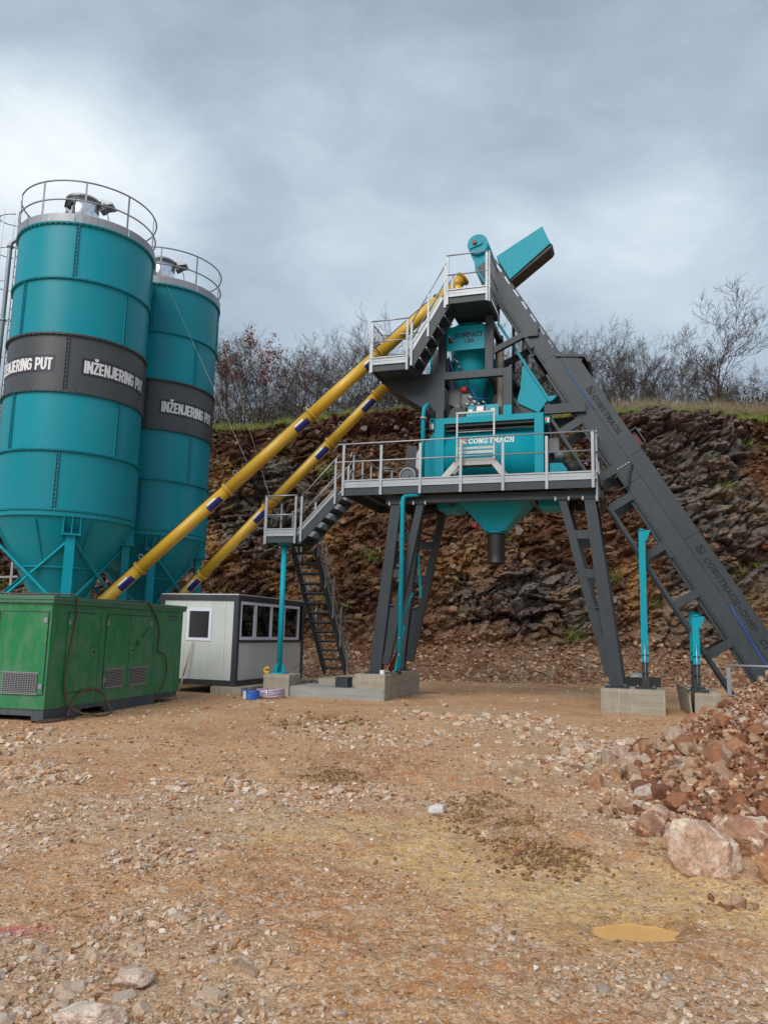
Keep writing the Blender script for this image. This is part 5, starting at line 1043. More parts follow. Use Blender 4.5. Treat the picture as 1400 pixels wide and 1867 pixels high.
mb = MB(); mb.path([(.1+.05*math.sin(i*1.7), .6+.05*i % .3, .66+.04*abs(math.sin(i))) for i in range(14)], .012, 5); mb.path([(.0, .5, .65), (.2, .45, .9), (.28, .4, 1.6)], .015, 5); single('loose_cables', mb, 'cable', 'loose dark cables at the foot of the left tower leg', 'cables', MT, (.1, .6, .62))

# crossover ladder in front of the drum
T = Thing('crossover_steps', 'pale aluminium step-over bridge with guard frame before the drum', 'steps', MT, (1.2, .1, 5.3))
mb = MB(); mb.box(1.66, 2.63, .1, .42, 5.67, 5.83); T.part('top_step', mb, 'alu')
for a, b_ in (((1.68, 5.72), (1.25, 5.24)), ((2.6, 5.72), (2.98, 5.24))):
    for y in (.12, .4):
        mb = MB(); mb.bar((a[0], y, a[1]), (b_[0], y, b_[1]), .03, .15); T.part('leg', mb, 'alu')
mb = MB(); mb.box(1.4, 1.6, .14, .38, 5.46, 5.49); T.part('tread', mb, 'alu'); mb = MB(); mb.box(2.68, 2.86, .14, .38, 5.46, 5.49); T.part('tread', mb, 'alu')
for x in (1.69, 2.6):
    for y in (.12,):
        mb = MB(); mb.bar((x, y, 5.832), (x, y, 6.96), .042, .03, (0, 1, 0)); T.part('guard_post', mb, 'alu')
for y in (.12,):
    mb = MB(); mb.bar((1.66, y, 6.985), (2.63, y, 6.985), .04, .04); T.part('guard_bar', mb, 'alu'); mb = MB(); mb.tube((1.71, y, 6.5), (2.58, y, 6.5), .017, 8); T.part('guard_bar', mb, 'alu')
mb = MB(); mb.box(1.72, 2.57, .135, .15, 5.96, 6.03); mb.box(1.72, 2.57, .135, .15, 6.07, 6.13); T.part('kick_board', mb, 'alu')
mb = MB(); r = random.Random(3); mb.lathe([(.0, .13), (.07, .11), (.13, .05), (.14, 0)], (0, 0), 10); mb.v = [(4.62+x*1.2+r.uniform(-.02, .02), .35+y*.7+r.uniform(-.02, .02), 5.225+z*(1+r.uniform(-.3, .3))) for x, y, z in mb.v]; single('plastic_bag', mb, 'pink', 'crumpled pink bag on the right end of the platform', 'bag', MT, (4.6, .35, 5.22))

# ------------------------------------------------------------------ inclined conveyor
T = Thing('inclined_conveyor', 'long steep dark grey inclined skip conveyor on the right of the tower', 'conveyor', MT, (8.5, .7, 0))
D2 = Vector((.513, 0, -.8584)); N2 = Vector((.8584, 0, .513)); S0 = Vector((4.11, 0, 8.39))       # seam line between beam and cover
def cp(s_, n_, y): p = S0+D2*s_+N2*n_; return (p.x, y, p.z)
YA, YZ = .70, 1.95; SB = 9.3; STOP = -3.35
def cbox(s0, s1, n0, n1, y0, y1):
    mb = MB(); v = [cp(s, n_, y) for y in (y0, y1) for s, n_ in ((s0, n0), (s1, n0), (s1, n1), (s0, n1))]; mb.add(v, [(0, 1, 2, 3), (7, 6, 5, 4), (0, 4, 5, 1), (1, 5, 6, 2), (2, 6, 7, 3), (3, 7, 4, 0)]); return mb
for (a, b_) in ((STOP, -.15), (-.15, 3.55), (3.55, SB)):
    for y in (YA, YZ): T.part('side_plate', cbox(a+.004, b_-.004, -.37, 0, y, y+.03), 'grey')
    for y in (YA+.032, YZ-.06): T.part('flange', cbox(a+.004, b_-.004, -.42, -.375, y-.02, y+.09), 'grey')
    T.part('track_plate', cbox(a+.004, b_-.004, -.2, -.17, YA+.032, YZ-.002), 'grey')
    T.part('lower_flange_plate', cbox(a+.3, b_-.3, -.5, -.38, YA+.08, YA+.1), 'grey')
for (a, b_) in ((.0, 3.0), (3.0, 5.3), (5.3, SB)):
    T.part('cover_plate', cbox(a+.004, b_-.004, .004, .36, YA-.012, YA+.012), 'grey'); T.part('cover_plate', cbox(a+.004, b_-.004, .004, .36, YZ, YZ+.02), 'grey')
    T.part('cover_top', cbox(a+.004, b_-.004, .362, .38, YA-.012, YZ+.02), 'grey')
mb = MB(); mb.prism([(4.02, 8.43), (4.70, 8.36), (4.78, 8.22), (4.84, 8.24), (4.76, 8.42), (4.0, 8.5)], YA-.05, YZ+.05); T.part('cover_hood', mb, 'grey')
mb = MB(); mb.prism([(4.13, 8.4), (4.66, 8.33), (4.55, 8.05), (4.2, 8.3)], YA-.005, YA+.005); T.part('hood_cheek', mb, 'grey')
# rail and chain along the top of the open part
T.part('guide_rail', cbox(STOP+.1, -.1, .05, .08, YA+.02, YA+.05), 'black'); T.part('guide_rail', cbox(STOP+.1, -.1, .05, .08, YZ-.02, YZ+.01), 'black')
for s_ in np.arange(STOP+.5, -.1, .42): T.part('rail_stay', cbox(s_, s_+.16, .0, .05, YA+.02, YA+.04), 'grey')
# truss below
rl = [(.0, -.86, 1.0), (1.38, 1.56, 1.9), (0, 0, 0)]
RUNGS = [1.52, 2.98, 3.72, 5.08, 6.34, 7.60, 8.8]
for i, s_ in enumerate(RUNGS):
    for y in (YA, YZ):
        ln = -.95 if i != 1 else -.9
        T.part('rung', cbox(s_, s_+.19, ln, -.372, y+.004, y+.1), 'grey')
def chord(a, b_, y): return cbox(a, b_, -1.0, -.93, y, y+.07)
for (a, b_) in ((1.0, 3.1), (3.75, 5.2), (5.2, 6.4), (6.4, 7.7), (7.7, 9.2)):
    for y in (YA+.01, YZ-.01): T.part('lower_chord', chord(a+.004, b_-.004, y), 'grey')
for s_ in (3.0, 5.1, 7.62): T.part('cross_bar', cbox(s_, s_+.07, -.99, -.94, YA+.12, YZ-.02), 'grey')
mb = cbox(3.0, 4.6, -1.02, -.97, YA+.4, YA+.46); T.part('cross_bar', mb, 'grey')
T.part('splice_plate', cbox(5.05, 5.5, -.46, -.38, YA-.005, YA+.03), 'grey')
# feet on the ground
mb = MB(); mb.box(*sorted((cp(SB, -.3, 0)[0]-.2, cp(SB, 0, 0)[0]+.3)), YA-.1, YZ+.2, -.1, .5); T.part('boot', mb, 'grey')
# cover lettering
def ct(u, v, d, s0): p = S0+D2*(s0+u)+N2*(.10+v); return (p.x, YA-.013-d, p.z)
mb = MB(); slab(mb, 'CONSTMACH', lambda u, v, d: ct(u, v, d, 1.28), .13, 1.12, .2, .1); T.part('lettering', mb, 'darkhole', label='dark stencilled CONSTMACH lettering')
mb = MB(); slab(mb, 'CONSTMACH-COMP', lambda u, v, d: ct(u, v, d, 5.88), .14, 1.86, .2, .12); slab(mb, 'CT-120', lambda u, v, d: ct(u, v, d, 7.95), .14, .74, .2, .12); T.part('lettering', mb, 'darkhole', label='dark stencilled CONSTMACH-COMP CT-120 lettering')
for s0 in (1.05, 5.58):
    mb = MB(); c_ = [(0, 0), (.16, 0), (.16, .16), (0, .16)]
    for a, b_ in zip(c_, c_[1:]+c_[:1]): mb.bar(ct(a[0], a[1], .002, s0), ct(b_[0], b_[1], .002, s0), .012, .01, (0, 1, 0))
    mb.bar(ct(.02, .14, .002, s0), ct(.14, .02, .002, s0), .035, .008, (0, 1, 0)); mb.bar(ct(.02, .07, .003, s0), ct(.08, .02, .003, s0), .02, .008, (0, 1, 0)); T.part('emblem', mb, 'darkhole')
for s_ in (2.45, 8.55):
    T.part('bracket', cbox(s_, s_+.03, .382, .56, YA+.1, YZ-.2), 'grey'); T.part('bracket', cbox(s_+.42, s_+.45, .382, .56, YA+.1, YZ-.2), 'grey'); T.part('bracket', cbox(s_+.02, s_+.44, .53, .56, YA+.05, YZ-.2), 'grey')
    T.part('red_plate', cbox(s_+.04, s_+.41, .382, .5, YA+.2, YA+.22), 'redrust')
mb = MB(); mb.path([cp(.3+1.3*t, .0, YA-.018) for t in np.linspace(0, 1, 6)], .01, 6); T.part('blue_cable', mb, 'blue_hose')
mb = MB(); mb.path([cp(7.0+(2.3)*t, .02-.14*t, YA-.025) for t in np.linspace(0, 1, 8)], .012, 6); T.part('blue_cable', mb, 'blue_hose')
mb = MB(); mb.path([cp(3.2, .0, YA-.04), cp(3.33, -.15, YA-.06), cp(3.6, -.36, YA-.08), cp(3.55, -.62, YA-.05), cp(3.4, -.9, YA)], .028, 8); T.part('cable_loop', mb, 'black')
mb = MB()
for k in range(5): p = cp(3.12, -.05-.07*k, YA-.03); mb.tube(p, (p[0], p[1]+.06, p[2]), .018, 6); p = cp(-1.05, -.05-.07*k, YA-.03); mb.tube(p, (p[0], p[1]+.06, p[2]), .022, 6)
T.part('bolts', mb, 'galv', kind='stuff')
mb = cbox(-1.0, -.92, -.42, .02, YA-.06, YA+.02); T.part('joint_plate', mb, 'grey'); T.part('joint_plate', cbox(-.9, -.6, -.45, -.36, YA-.06, YA+.05), 'grey')
# head: drum housing, chute, teal motor box
HC = Vector((2.06, 0, 11.66))
mb = MB(); k = 28; vs = [(HC.x+.27*math.cos(t), y, HC.z+.27*math.sin(t)) for y in (YA-.04, YZ+.04) for t in [2*math.pi*i/k for i in range(k)]]
mb.add(vs, [(i, k+i, k+(i+1) % k, (i+1) % k) for i in range(k)], True); mb.f += [tuple(range(k)), tuple(range(2*k-1, k-1, -1))]; mb.sm += [False]*2; HD = T.part('head_drum', mb, 'teal')
mb = MB(); mb.tube((HC.x-.08, YA-.12, HC.z+.04), (HC.x-.08, YA-.05, HC.z+.04), .055, 14); T.part('shaft', mb, 'redrust', HD)
mb = MB(); mb.prism([(HC.x-.2, HC.z-.12), (HC.x-.16, HC.z+.0), (HC.x-.04, HC.z-.05), (HC.x+.14, HC.z+.06), (HC.x+.12, HC.z-.02)], YA-.075, YA-.045); T.part('bearing_plate', mb, 'teal', HD)
mb = MB(); mb.prism([(1.86, 11.48), (2.26, 11.46), (2.4, 11.1), (2.46, 10.4), (2.34, 10.42), (2.14, 10.75), (1.98, 10.98), (1.96, 11.2)], YA+.05, YZ-.05); T.part('head_chute', mb, 'teal')
T.part('motor_box', (lambda mb: mb.prism([(2.55, 11.24), (2.90, 10.58), (3.92, 11.42), (3.72, 11.9)], YA-.06, YA+.62))(MB()), 'teal')
mb = MB(); mb.prism([(2.93, 10.54), (3.92, 11.3), (3.97, 11.38), (3.94, 11.43), (2.91, 10.58)], YA-.02, YA+.5); T.part('motor_box_floor', mb, 'black')
mb = MB(); mb.tube((3.72, YA+.08, 11.22), (3.88, YA+.08, 11.35), .05, 10); T.part('reflector', mb, 'white')
# blue hose and galvanised guard at the foot
T = Thing('discharge_guard', 'teal sloping chute plate between the tower and the conveyor', 'chute', MT, (3.3, .9, 7.8))
mb = MB(); mb.prism([(3.17, 8.33), (3.21, 8.35), (3.78, 7.4), (3.57, 7.1), (3.02, 7.4), (3.12, 7.75)], .9, .93); T.part('cheek', mb, 'teal'); mb = MB(); mb.prism([(3.17, 8.33), (3.21, 8.35), (3.78, 7.4), (3.57, 7.1), (3.02, 7.4), (3.12, 7.75)], 1.7, 1.73); T.part('cheek', mb, 'teal')
mb = MB(); mb.bar((2.55, .94, 9.55), (3.84, .94, 7.38), .1, .06); T.part('edge_strip', mb, 'teal'); mb = MB(); mb.bar((3.23, 1.35, 8.36), (3.86, 1.35, 7.36), 1.0, .03, (0, 1, 0)) if False else mb.bar((2.62, 1.3, 9.48), (3.88, 1.3, 7.36), .66, .02); T.part('slide', mb, 'grey')
mb = MB(); mb.prism([(3.80, 7.5), (4.05, 7.52), (3.86, 7.36)], .9, 1.6); T.part('lip', mb, 'teal')
T = Thing('pit_railing', 'low galvanised railing round the conveyor foot behind the rubble heap', 'railing', MT, (7.5, -.5, 0))
for x, y in ((7.52, -.5), (8.5, -.5), (7.62, .35), (9.4, -.5)):
    mb = MB(); mb.bar((x, y, -.05), (x, y, 1.1), .06, .05, (0, 1, 0)); T.part('rail_post', mb, 'galv')
for z in (1.12, .52):
    mb = MB(); mb.tube((7.5, -.53, z), (9.6, -.53, z), .023, 8); T.part('hand_rail', mb, 'galv'); mb = MB(); mb.tube((7.53, -.5, z), (7.62, .38, z), .02, 8); T.part('hand_rail', mb, 'galv')
# teal jacking posts
def jack(x, y, zt_, zb_, label, zsp):
    T_ = Thing('jack_post', label, 'post', MT, (x, y, zb_), 'teal jack posts')
    mb = MB(); mb.box(x-.07, x+.07, y-.07, y+.07, zsp, zt_); T_.part('upper_tube', mb, 'teal'); mb = MB(); mb.box(x-.066, x+.066, y-.066, y+.066, zb_+.03, zsp-.002); T_.part('lower_tube', mb, 'grey'); mb = MB(); mb.box(x-.22, x+.22, y-.18, y+.18, zb_+.002, zb_+.028); T_.part('base_plate', mb, 'grey')
    mb = MB(); mb.prism([(x+.072, zt_+.02), (x-.05, zt_+.06), (x+.02, zt_-.0), (x+.15, zt_-.02), (x+.1, zt_-.24), (x+.072, zt_-.3)], y-.02, y+.02); mb.prism([(x+.072, zt_), (x+.19, zt_), (x+.1, zt_-.24), (x+.072, zt_-.24)], y-.071, y-.055); T_.part('head_bracket', mb, 'teal')
    mb = MB(); mb.box(x-.07, x+.07, y-.09, y+.09, zt_, zt_+.012); T_.part('top_plate', mb, 'teal')
    for z, m_ in ((zsp+.17, 'teal'), (zsp-.012, 'grey'), (zsp-.24, 'grey')):
        mb = MB(); mb.box(x-.105, x+.105, y-.12, y+.1, z, z+.014); T_.part('clamp_plate', mb, m_)
    mb = MB(); mb.tube((x, y-.1, zb_+.03), (x, y-.1, zsp+.42), .012, 6); T_.part('threaded_rod', mb, 'thread')
    mb = MB()
    for dx in (-.17, .17): mb.tube((x+dx, y-.12, zb_+.03), (x+dx, y-.12, zb_+.08), .015, 6)
    T_.part('bolts', mb, 'galv', kind='stuff')
jack(5.92, .42, 4.04, .525, 'tallest teal post standing alone on the wide right block', 1.1)
jack(6.97, .2, 2.12, .53, 'short teal post in front of the pair on the narrow block', 1.1)
jack(6.97, 1.2, 2.22, .53, 'short teal post hidden behind its twin on the narrow block', 1.15)
mb = MB(); mb.box(5.5, 6.25, 1.2, 1.8, .527, .72); single('black_crate', mb, 'black', 'black box lying on the wide right block behind the teal post', 'box', MT, (5.8, 1.5, .53))
mb = MB(); r = random.Random(9); mb.lathe([(0, .1), (.12, .08), (.2, 0)], (0, 0), 9); mb.v = [(5.72+x+r.uniform(-.03, .03), 1.35+y*.6, .722+z+r.uniform(0, .03)) for x, y, z in mb.v]; single('crumpled_sheet', mb, 'alu', 'crumpled pale sheet on top of the black box', 'sheet', MT, (5.7, 1.35, .72))
# black sacks and debris beside the cabin
mb = MB(); r = random.Random(19)
for q in range(5):
    m2 = MB(); m2.lathe([(0, .2), (.1, .17), (.18, .08), (.19, 0)], (0, 0), 8); cx_, cy_ = -2.5+q*.15, 1.6+r.uniform(-.2, .2); mb.add([(cx_+x*1.2+r.uniform(-.03, .03), cy_+y, -.02+z*1.6+r.uniform(-.02, .04)) for x, y, z in m2.v], m2.f)
mb.path([(-2.9, 1.2, .62), (-2.7, 1.1, .75), (-2.5, 1.2, .6), (-2.3, 1.3, .68), (-2.1, 1.3, .55)], .008, 4); single('plastic_sheeting', mb, 'black', 'crumpled black plastic sheeting between the cabin and the stairs', 'plastic sheeting', MT, (-2.4, 1.6, 0))

# ------------------------------------------------------------------ site cabin
T = Thing('site_cabin', 'white panelled site cabin with dark edging and white windows', 'cabin', MT, (-5, 0, .2))
cx0, cx1, cy0, cy1, cz0, cz1 = -6.02, -3.73, -.47, 3.62, .21, 2.46; ed = .13
for (x, y) in ((cx0, cy0), (cx1-ed, cy0), (cx0, cy1-ed), (cx1-ed, cy1-ed)): mb = MB(); mb.box(x, x+ed, y, y+ed, cz0, cz1); T.part('corner_post', mb, 'cabin_trim')
for z0, z1, nm in ((cz0, cz0+.13, 'base_trim'), (cz1-.14, cz1, 'roof_trim')):
    for a in ((cx0+ed+.002, cx1-ed-.002, cy0, cy0+.08), (cx0+ed+.002, cx1-ed-.002, cy1-.08, cy1), (cx0, cx0+.08, cy0+ed+.002, cy1-ed-.002), (cx1-.08, cx1, cy0+ed+.002, cy1-ed-.002)):
        mb = MB(); mb.box(*a, z0, z1); T.part(nm, mb, 'cabin_trim')
mb = MB(); mb.box(cx0+.02, cx1-.02, cy0+.02, cy1-.02, cz1+.002, cz1+.03); T.part('roof', mb, 'panel'); mb = MB(); mb.box(cx0+.1, cx1-.1, cy0+.1, cy1-.1, cz0+.04, cz0+.08); T.part('floor', mb, 'motor')
zl, zh = cz0+.132, cz1-.142
def wallp(a, name='wall_panel'): mb = MB(); mb.box(*a); T.part(name, mb, 'panel')
fxs = [cx0+ed+.002, -5.24, -4.09, cx1-ed-.002]; wx0, wx1, wz0, wz1 = -5.2, -4.48, 1.30, 2.12
for a, b_ in zip(fxs[:-1], fxs[1:]):
    a_, b__ = a+.003, b_-.003
    if a < wx0+.1 and b_ > wx1: # panel with the window opening
        wallp((a_, wx0+.05, cy0+.03, cy0+.08, zl, zh)); wallp((wx1-.05, b__, cy0+.03, cy0+.08, zl, zh)); wallp((wx0+.052, wx1-.052, cy0+.03, cy0+.08, zl, wz0+.05)); wallp((wx0+.052, wx1-.052, cy0+.03, cy0+.08, wz1-.05, zh))
    else: wallp((a_, b__, cy0+.03, cy0+.08, zl, zh))
wallp((cx0+ed, cx1-ed, cy1-.08, cy1-.03, zl, zh)); wallp((cx0+.03, cx0+.08, cy0+ed, cy1-ed, zl, zh)); wallp((cx1-.08, cx1-.03, cy0+ed+.002, cy1-ed-.002, zl, 1.27))
mb = MB(); mb.box(cx1-.08, cx1, cy0+ed+.002, cy1-ed-.002, 1.272, 1.34); T.part('sill_trim', mb, 'cabin_trim')
def window(plane, a0, a1, z0, z1, off, mull, fw=.075):
    def bx(a, b_, za, zb_, t0, t1): m_ = MB(); m_.box(a, b_, off-t1, off-t0, za, zb_) if plane == 'y' else m_.box(off+t0, off+t1, a, b_, za, zb_); return m_
    mb = MB()
    for q in (bx(a0, a1, z0, z0+fw, -.04, .03), bx(a0, a1, z1-fw, z1, -.04, .03), bx(a0, a0+fw, z0+fw, z1-fw, -.04, .03), bx(a1-fw, a1, z0+fw, z1-fw, -.04, .03)): mb.add(q.v, q.f)
    W_ = T.part('window', mb, 'pvc')
    for m0, m1 in mull: T.part('mullion', bx(m0, m1, z0+fw, z1-fw, -.035, .022), 'pvc', W_)
    es = [a0+fw]+[v for m_ in mull for v in m_]+[a1-fw]
    for i in range(0, len(es), 2): T.part('pane', bx(es[i]-.002, es[i+1]+.002, z0+fw-.002, z1-fw+.002, -.012, -.006), 'glass' if plane == 'x' else 'frosted', W_)
window('y', wx0, wx1, wz0, wz1, cy0+.04, [])
window('x', cy0+ed+.01, cy1-.36, 1.345, 2.31, cx1-.03, [(.44, .58), (1.4, 1.5), (2.2, 2.3)])
mb = MB(); mb.box(-5.6, -4.4, 3.4, 3.45, .9, 2.2); T.part('inner_board', mb, 'beige'); mb = MB(); mb.box(-5.5, -4.6, .6, 1.9, .95, 1.0); mb.box(-5.4, -5.34, .7, .76, .3, .95); mb.box(-4.7, -4.64, 1.7, 1.76, .3, .95); T.part('desk', mb, 'wood')
mb = MB(); P_, Q_ = tw(-5.2, -.62, 0), tw(-4.97, -.5, 1.27); mb.tube(P_, P_+(Q_-P_)*.33, .02, 8); mb.tube(P_+(Q_-P_)*.33, Q_, .018, 8); single('wooden_stick', mb, 'wood', 'thin weathered stick leaning on the cabin wall below the small window', 'stick', MW, tuple(P_))
# coils on the ground
def coil(name, x, y, r0, n_, rr, m_, label, hgt):
    T_ = Thing(name, label, 'hose coil', MW, (x, y, 0)); mb = MB(); pts = []; r = random.Random(4)
    for i in range(n_*26):
        t = 2*math.pi*i/26; k = i/(26*n_); q = r0*(1+.05*math.sin(3*t+i*.02)); pts.append((x+q*math.cos(t), y+q*.9*math.sin(t), rr+k*hgt+.015*math.sin(2*t+k*9)))
    mb.path(pts, rr, 7); T_.part('hose', mb, m_); return T_
c1 = coil('hose_coil', -2.62, 19.3, .31, 5, .026, 'lilac', 'flat coil of pale lilac hose by the small square block', .17)
mb = MB(); mb.path([(-2.66, 18.98, .0), (-2.66, 18.97, .2), (-2.66, 19.08, .24), (-2.66, 19.06, .02)], .014, 5); c1.part('tie', mb, 'white')
c2 = coil('hose_coil', -3.0, 18.75, .19, 9, .021, 'blue_hose', 'small tight coil of bright blue hose with yellow tape', .17)
mb = MB(); mb.ring((-3.0, 18.75), .16, .222, .02, .2, 10, R(225), R(250)); c2.part('tape', mb, 'tape')

# ------------------------------------------------------------------ generator
MG = Matrix(((math.sin(R(12)), -math.cos(R(12)), 0, -5.58), (math.cos(R(12)), math.sin(R(12)), 0, 13.43), (0, 0, 1, 0), (0, 0, 0, 1)))
T = Thing('generator', 'long green enclosed diesel generator with louvred doors on a slate skid', 'generator', MG, (0, 0, 0)); GL_, GW = 4.9, 1.95
mb = MB(); mb.box(0, GL_, 0, GW, .2, 2.03); T.part('body', mb, 'green')
for a in ((-.06, GL_+.06, -.06, GW+.06, 2.032, 2.10), (-.045, GL_+.045, -.045, -.02, 1.97, 2.031), (-.045, -.02, -.018, GW+.04, 1.97, 2.031)): mb = MB(); mb.box(*a); T.part('lid', mb, 'green_trim')
mb = MB(); mb.prism([(0.02, .198), (.02, .0), (.25, .0), (.35, .0), (1.0, .0), (1.12, .12), (1.8, .12), (1.9, .0), (3.8, .0), (3.82, .08), (4.8, .08), (4.85, .198)], .012, .1); mb.box(.02, .1, .102, GW-.12, .09, .198); mb.box(.02, .2, .102, .24, 0, .088); mb.box(.02, .2, GW-.3, GW-.1, 0, .088); mb.prism([(0.02, .198), (.02, .0), (4.85, 0), (4.85, .198)], GW-.1, GW-.02); T.part('skid', mb, 'skid')
mb = MB(); mb.box(.3, 4.7, .3, GW-.3, .05, .19); T.part('sump', mb, 'black')
def door(f, a0, a1, z0, z1, vent=None, handle=None, hinges=(), mesh_=False):
    """f: 'l' long side (plane y=0), 'f' front (plane x=0)"""
    def bx(a, b_, za, zb_, t0, t1): m_ = MB(); m_.box(a, b_, -t1, -t0, za, zb_) if f == 'l' else m_.box(-t1, -t0, a, b_, za, zb_); return m_
    g = MB()
    for q in (bx(a0-.018, a0, z0-.018, z1+.018, .0, .003), bx(a1, a1+.018, z0-.018, z1+.018, 0, .003), bx(a0, a1, z1, z1+.018, 0, .003), bx(a0, a1, z0-.018, z0, 0, .003)): g.add(q.v, q.f)
    d_ = T.part('door', bx(a0, a1, z0, z1, .001, .016), 'green'); T.part('seal', g, 'cabin_trim', d_)
    if vent:
        v0, v1, w0, w1 = vent; T.part('vent_hole', bx(v0, v1, w0, w1, .017, .019), 'black', d_)
        n_ = 11; s_ = MB()
        for i in range(n_):
            z = w0+(i+.5)*(w1-w0)/n_; q = bx(v0, v1, z-.006, z+.006, .02, .03); s_.add(q.v, q.f)
        k_ = 14 if mesh_ else 0
        for i in range(k_):
            x = v0+(i+.5)*(v1-v0)/k_; q = bx(x-.005, x+.005, w0, w1, .031, .036); s_.add(q.v, q.f)
        for q in (bx(v0-.02, v1+.02, w1, w1+.02, .018, .03), bx(v0-.02, v1+.02, w0-.02, w0, .018, .03)): s_.add(q.v, q.f)
        T.part('louvre', s_, 'galv', d_)
    if handle: h0, hz = handle; h_ = T.part('handle', bx(h0-.045, h0+.045, hz-.05, hz+.05, .017, .03), 'galv', d_); T.part('lock', bx(h0-.015, h0+.025, hz-.03, hz+.03, .031, .04), 'black', d_)
    for (h0, hz) in hinges: T.part('hinge', bx(h0-.035, h0+.035, hz-.045, hz+.045, .018, .03), 'galv', d_)
door('l', .48, 1.37, .45, 1.82, None, (1.29, 1.13), ((.5, 1.66),))
door('l', 1.72, 2.58, .45, 1.82, (1.79, 2.42, .46, .79), None, ((1.74, 1.66), (1.74, .6)))
door('l', 2.6, 3.44, .45, 1.82, (2.69, 3.34, .46, .79), (2.66, 1.14), ((3.4, 1.68),))
door('f', .05, .94, .45, 1.81, (.15, .82, .46, .79), None, ((.09, 1.68), (.09, .58)), True); door('f', 1.0, 1.85, .45, 1.81, (1.1, 1.7, .46, .79), None, (), True)
mb = MB(); mb.box(.5, 1.36, -.012, -.002, .22, .41); T.part('lower_panel', mb, 'green')
for x in (1.53, 3.6): mb = MB(); mb.box(x-.004, x+.004, -.003, 0, .22, 1.96); T.part('panel_seam', mb, 'cabin_trim')
mb = MB(); mb.box(4.22, 4.6, -.004, -.001, 1.77, 1.86); S_ = T.part('sticker', mb, 'cabin_trim', label='small dark nameplate sticker')
mb = MB(); mb.box(4.24, 4.28, -.007, -.0045, 1.79, 1.84)
for i in range(5): mb.box(4.32+i*.05, 4.355+i*.05, -.007, -.0045, 1.8, 1.83)
T.part('print', mb, 'galv', S_)
r = random.Random(2); mb = MB()
for (x, z, x2, z2) in ((2.83, 1.22, 2.87, 1.33), (2.87, 1.33, 2.9, 1.24), (2.9, 1.24, 2.98, 1.35), (3.0, 1.38, 3.06, 1.44), (3.06, 1.44, 3.08, 1.38), (3.08, 1.38, 3.25, 1.56), (3.1, 1.46, 3.14, 1.5)): mb.bar((x, -.018, z), (x2, -.018, z2), .004, .012, (0, 1, 0))
T.part('scribble', mb, 'sign_ink', label='black hand-drawn scribble on the door')
mb = MB(); mb.path([(.9, .06, .03), (.2, -.12, .03), (-.3, -.02, .035), (-.1, -.12, .02), (.6, -.2, .02)], .02, 5); mb.v = mb.v; T.part('drag_bar', mb, 'cable_red')
def gcable(name, pts, r_, m_, label):
    mb = MB(); P = [Vector(p) for p in pts]; out = []
    for i in range(len(P)-1):
        p0, p1, p2, p3 = P[max(i-1, 0)], P[i], P[i+1], P[min(i+2, len(P)-1)]
        for k in range(6): t = k/6; out.append(.5*((2*p1)+(p2-p0)*t+(2*p0-5*p1+4*p2-p3)*t*t+(3*p1-3*p2+p3-p0)*t**3))
    out.append(P[-1]); mb.path(out, r_, 6); single(name, mb, m_, label, 'cable', MG, (0, 0, 0))
gcable('power_cable', [(-.3, 1.9, 2.16), (.0, 1.5, 2.2), (.1, 1.0, 2.13), (.2, .5, 2.13), (.4, .1, 2.14), (.53, -.07, 2.12), (.64, -.05, 1.92), (.66, -.04, 1.7), (.58, -.04, 1.28), (.5, -.04, .9), (.49, -.04, .52), (.6, -.08, .2), (1.0, -.3, .03), (1.5, -.35, .03), (1.75, -.15, .15), (1.6, -.04, .42), (1.1, -.04, .46), (.75, -.05, .3), (.55, -.1, .05)], .017, 'cable_red', 'reddish cable running over the left part of the green generator')
gcable('power_cable', [(2.0, .9, 2.13), (2.5, .5, 2.13), (3.05, .02, 2.13), (3.14, -.07, 2.1), (3.4, -.04, 1.95), (3.62, -.04, 1.74), (3.75, -.04, 1.5), (3.72, -.04, 1.2), (3.78, -.05, 1.08), (4.05, -.05, 1.0), (4.18, -.05, .7), (4.1, -.06, .5), (3.9, -.06, .25), (3.84, -.08, .05)], .015, 'cable', 'black cable drooping down the right part of the green generator')
mb = MB(); V, Fc = LARGE[3]; mb.add(V*.11, [tuple(f) for f in Fc]); single('pale_stone', mb, 'beige', 'single pale stone at the foot of the generator skid', 'stone', MG, (0, 0, 0)).location = MG @ Vector((1.0, -.16, .04))
# steel scrap frame left behind the silo
mb = MB(); mb.bar((-12.0, 24.2, 0), (-12.0, 24.2, 4.4), .07, .07); mb.bar((-11.4, 24.2, 0), (-11.4, 24.2, 3.9), .07, .07); mb.bar((-12.2, 24.2, 3.0), (-11.2, 24.2, 3.05), .06, .06); single('steel_goalpost', mb, 'galv', 'thin pale steel frame standing behind the front silo legs', 'frame', MW, (-12, 24.2, 0))

# ------------------------------------------------------------------ rubble heap and boulders
HX, HY, HA, HB, HH = 5.5, 8.45, 2.75, 3.35, 1.95
def heap(x, y):
    d = np.hypot((x-HX)/HA, (y-HY)/HB)+.06*fbm(x*1.1, y*1.1, x*0, 3, 111); h = HH*np.clip(1-d, 0, 1)**.95
    return h+(.05*fbm(x*3, y*3, x*0, 3, 112)+.03*fbm(x*9, y*9, x*0, 3, 113))*sstep(0, .15, h)
gx = np.linspace(HX-3, HX+3.2, 125); gy = np.linspace(HY-4.2, HY+4.2, 160); GX, GY = np.meshgrid(gx, gy); a, b_ = GX.ravel(), GY.ravel(); hz_ = heap(a, b_); Zh = np.where(hz_ > .005, hz_+ground_z(a, b_)*.5, -.2)
I = np.arange(len(a)).reshape(160, 125); F = np.stack([I[:-1, :-1], I[:-1, 1:], I[1:, 1:], I[1:, :-1]], -1).reshape(-1, 4)
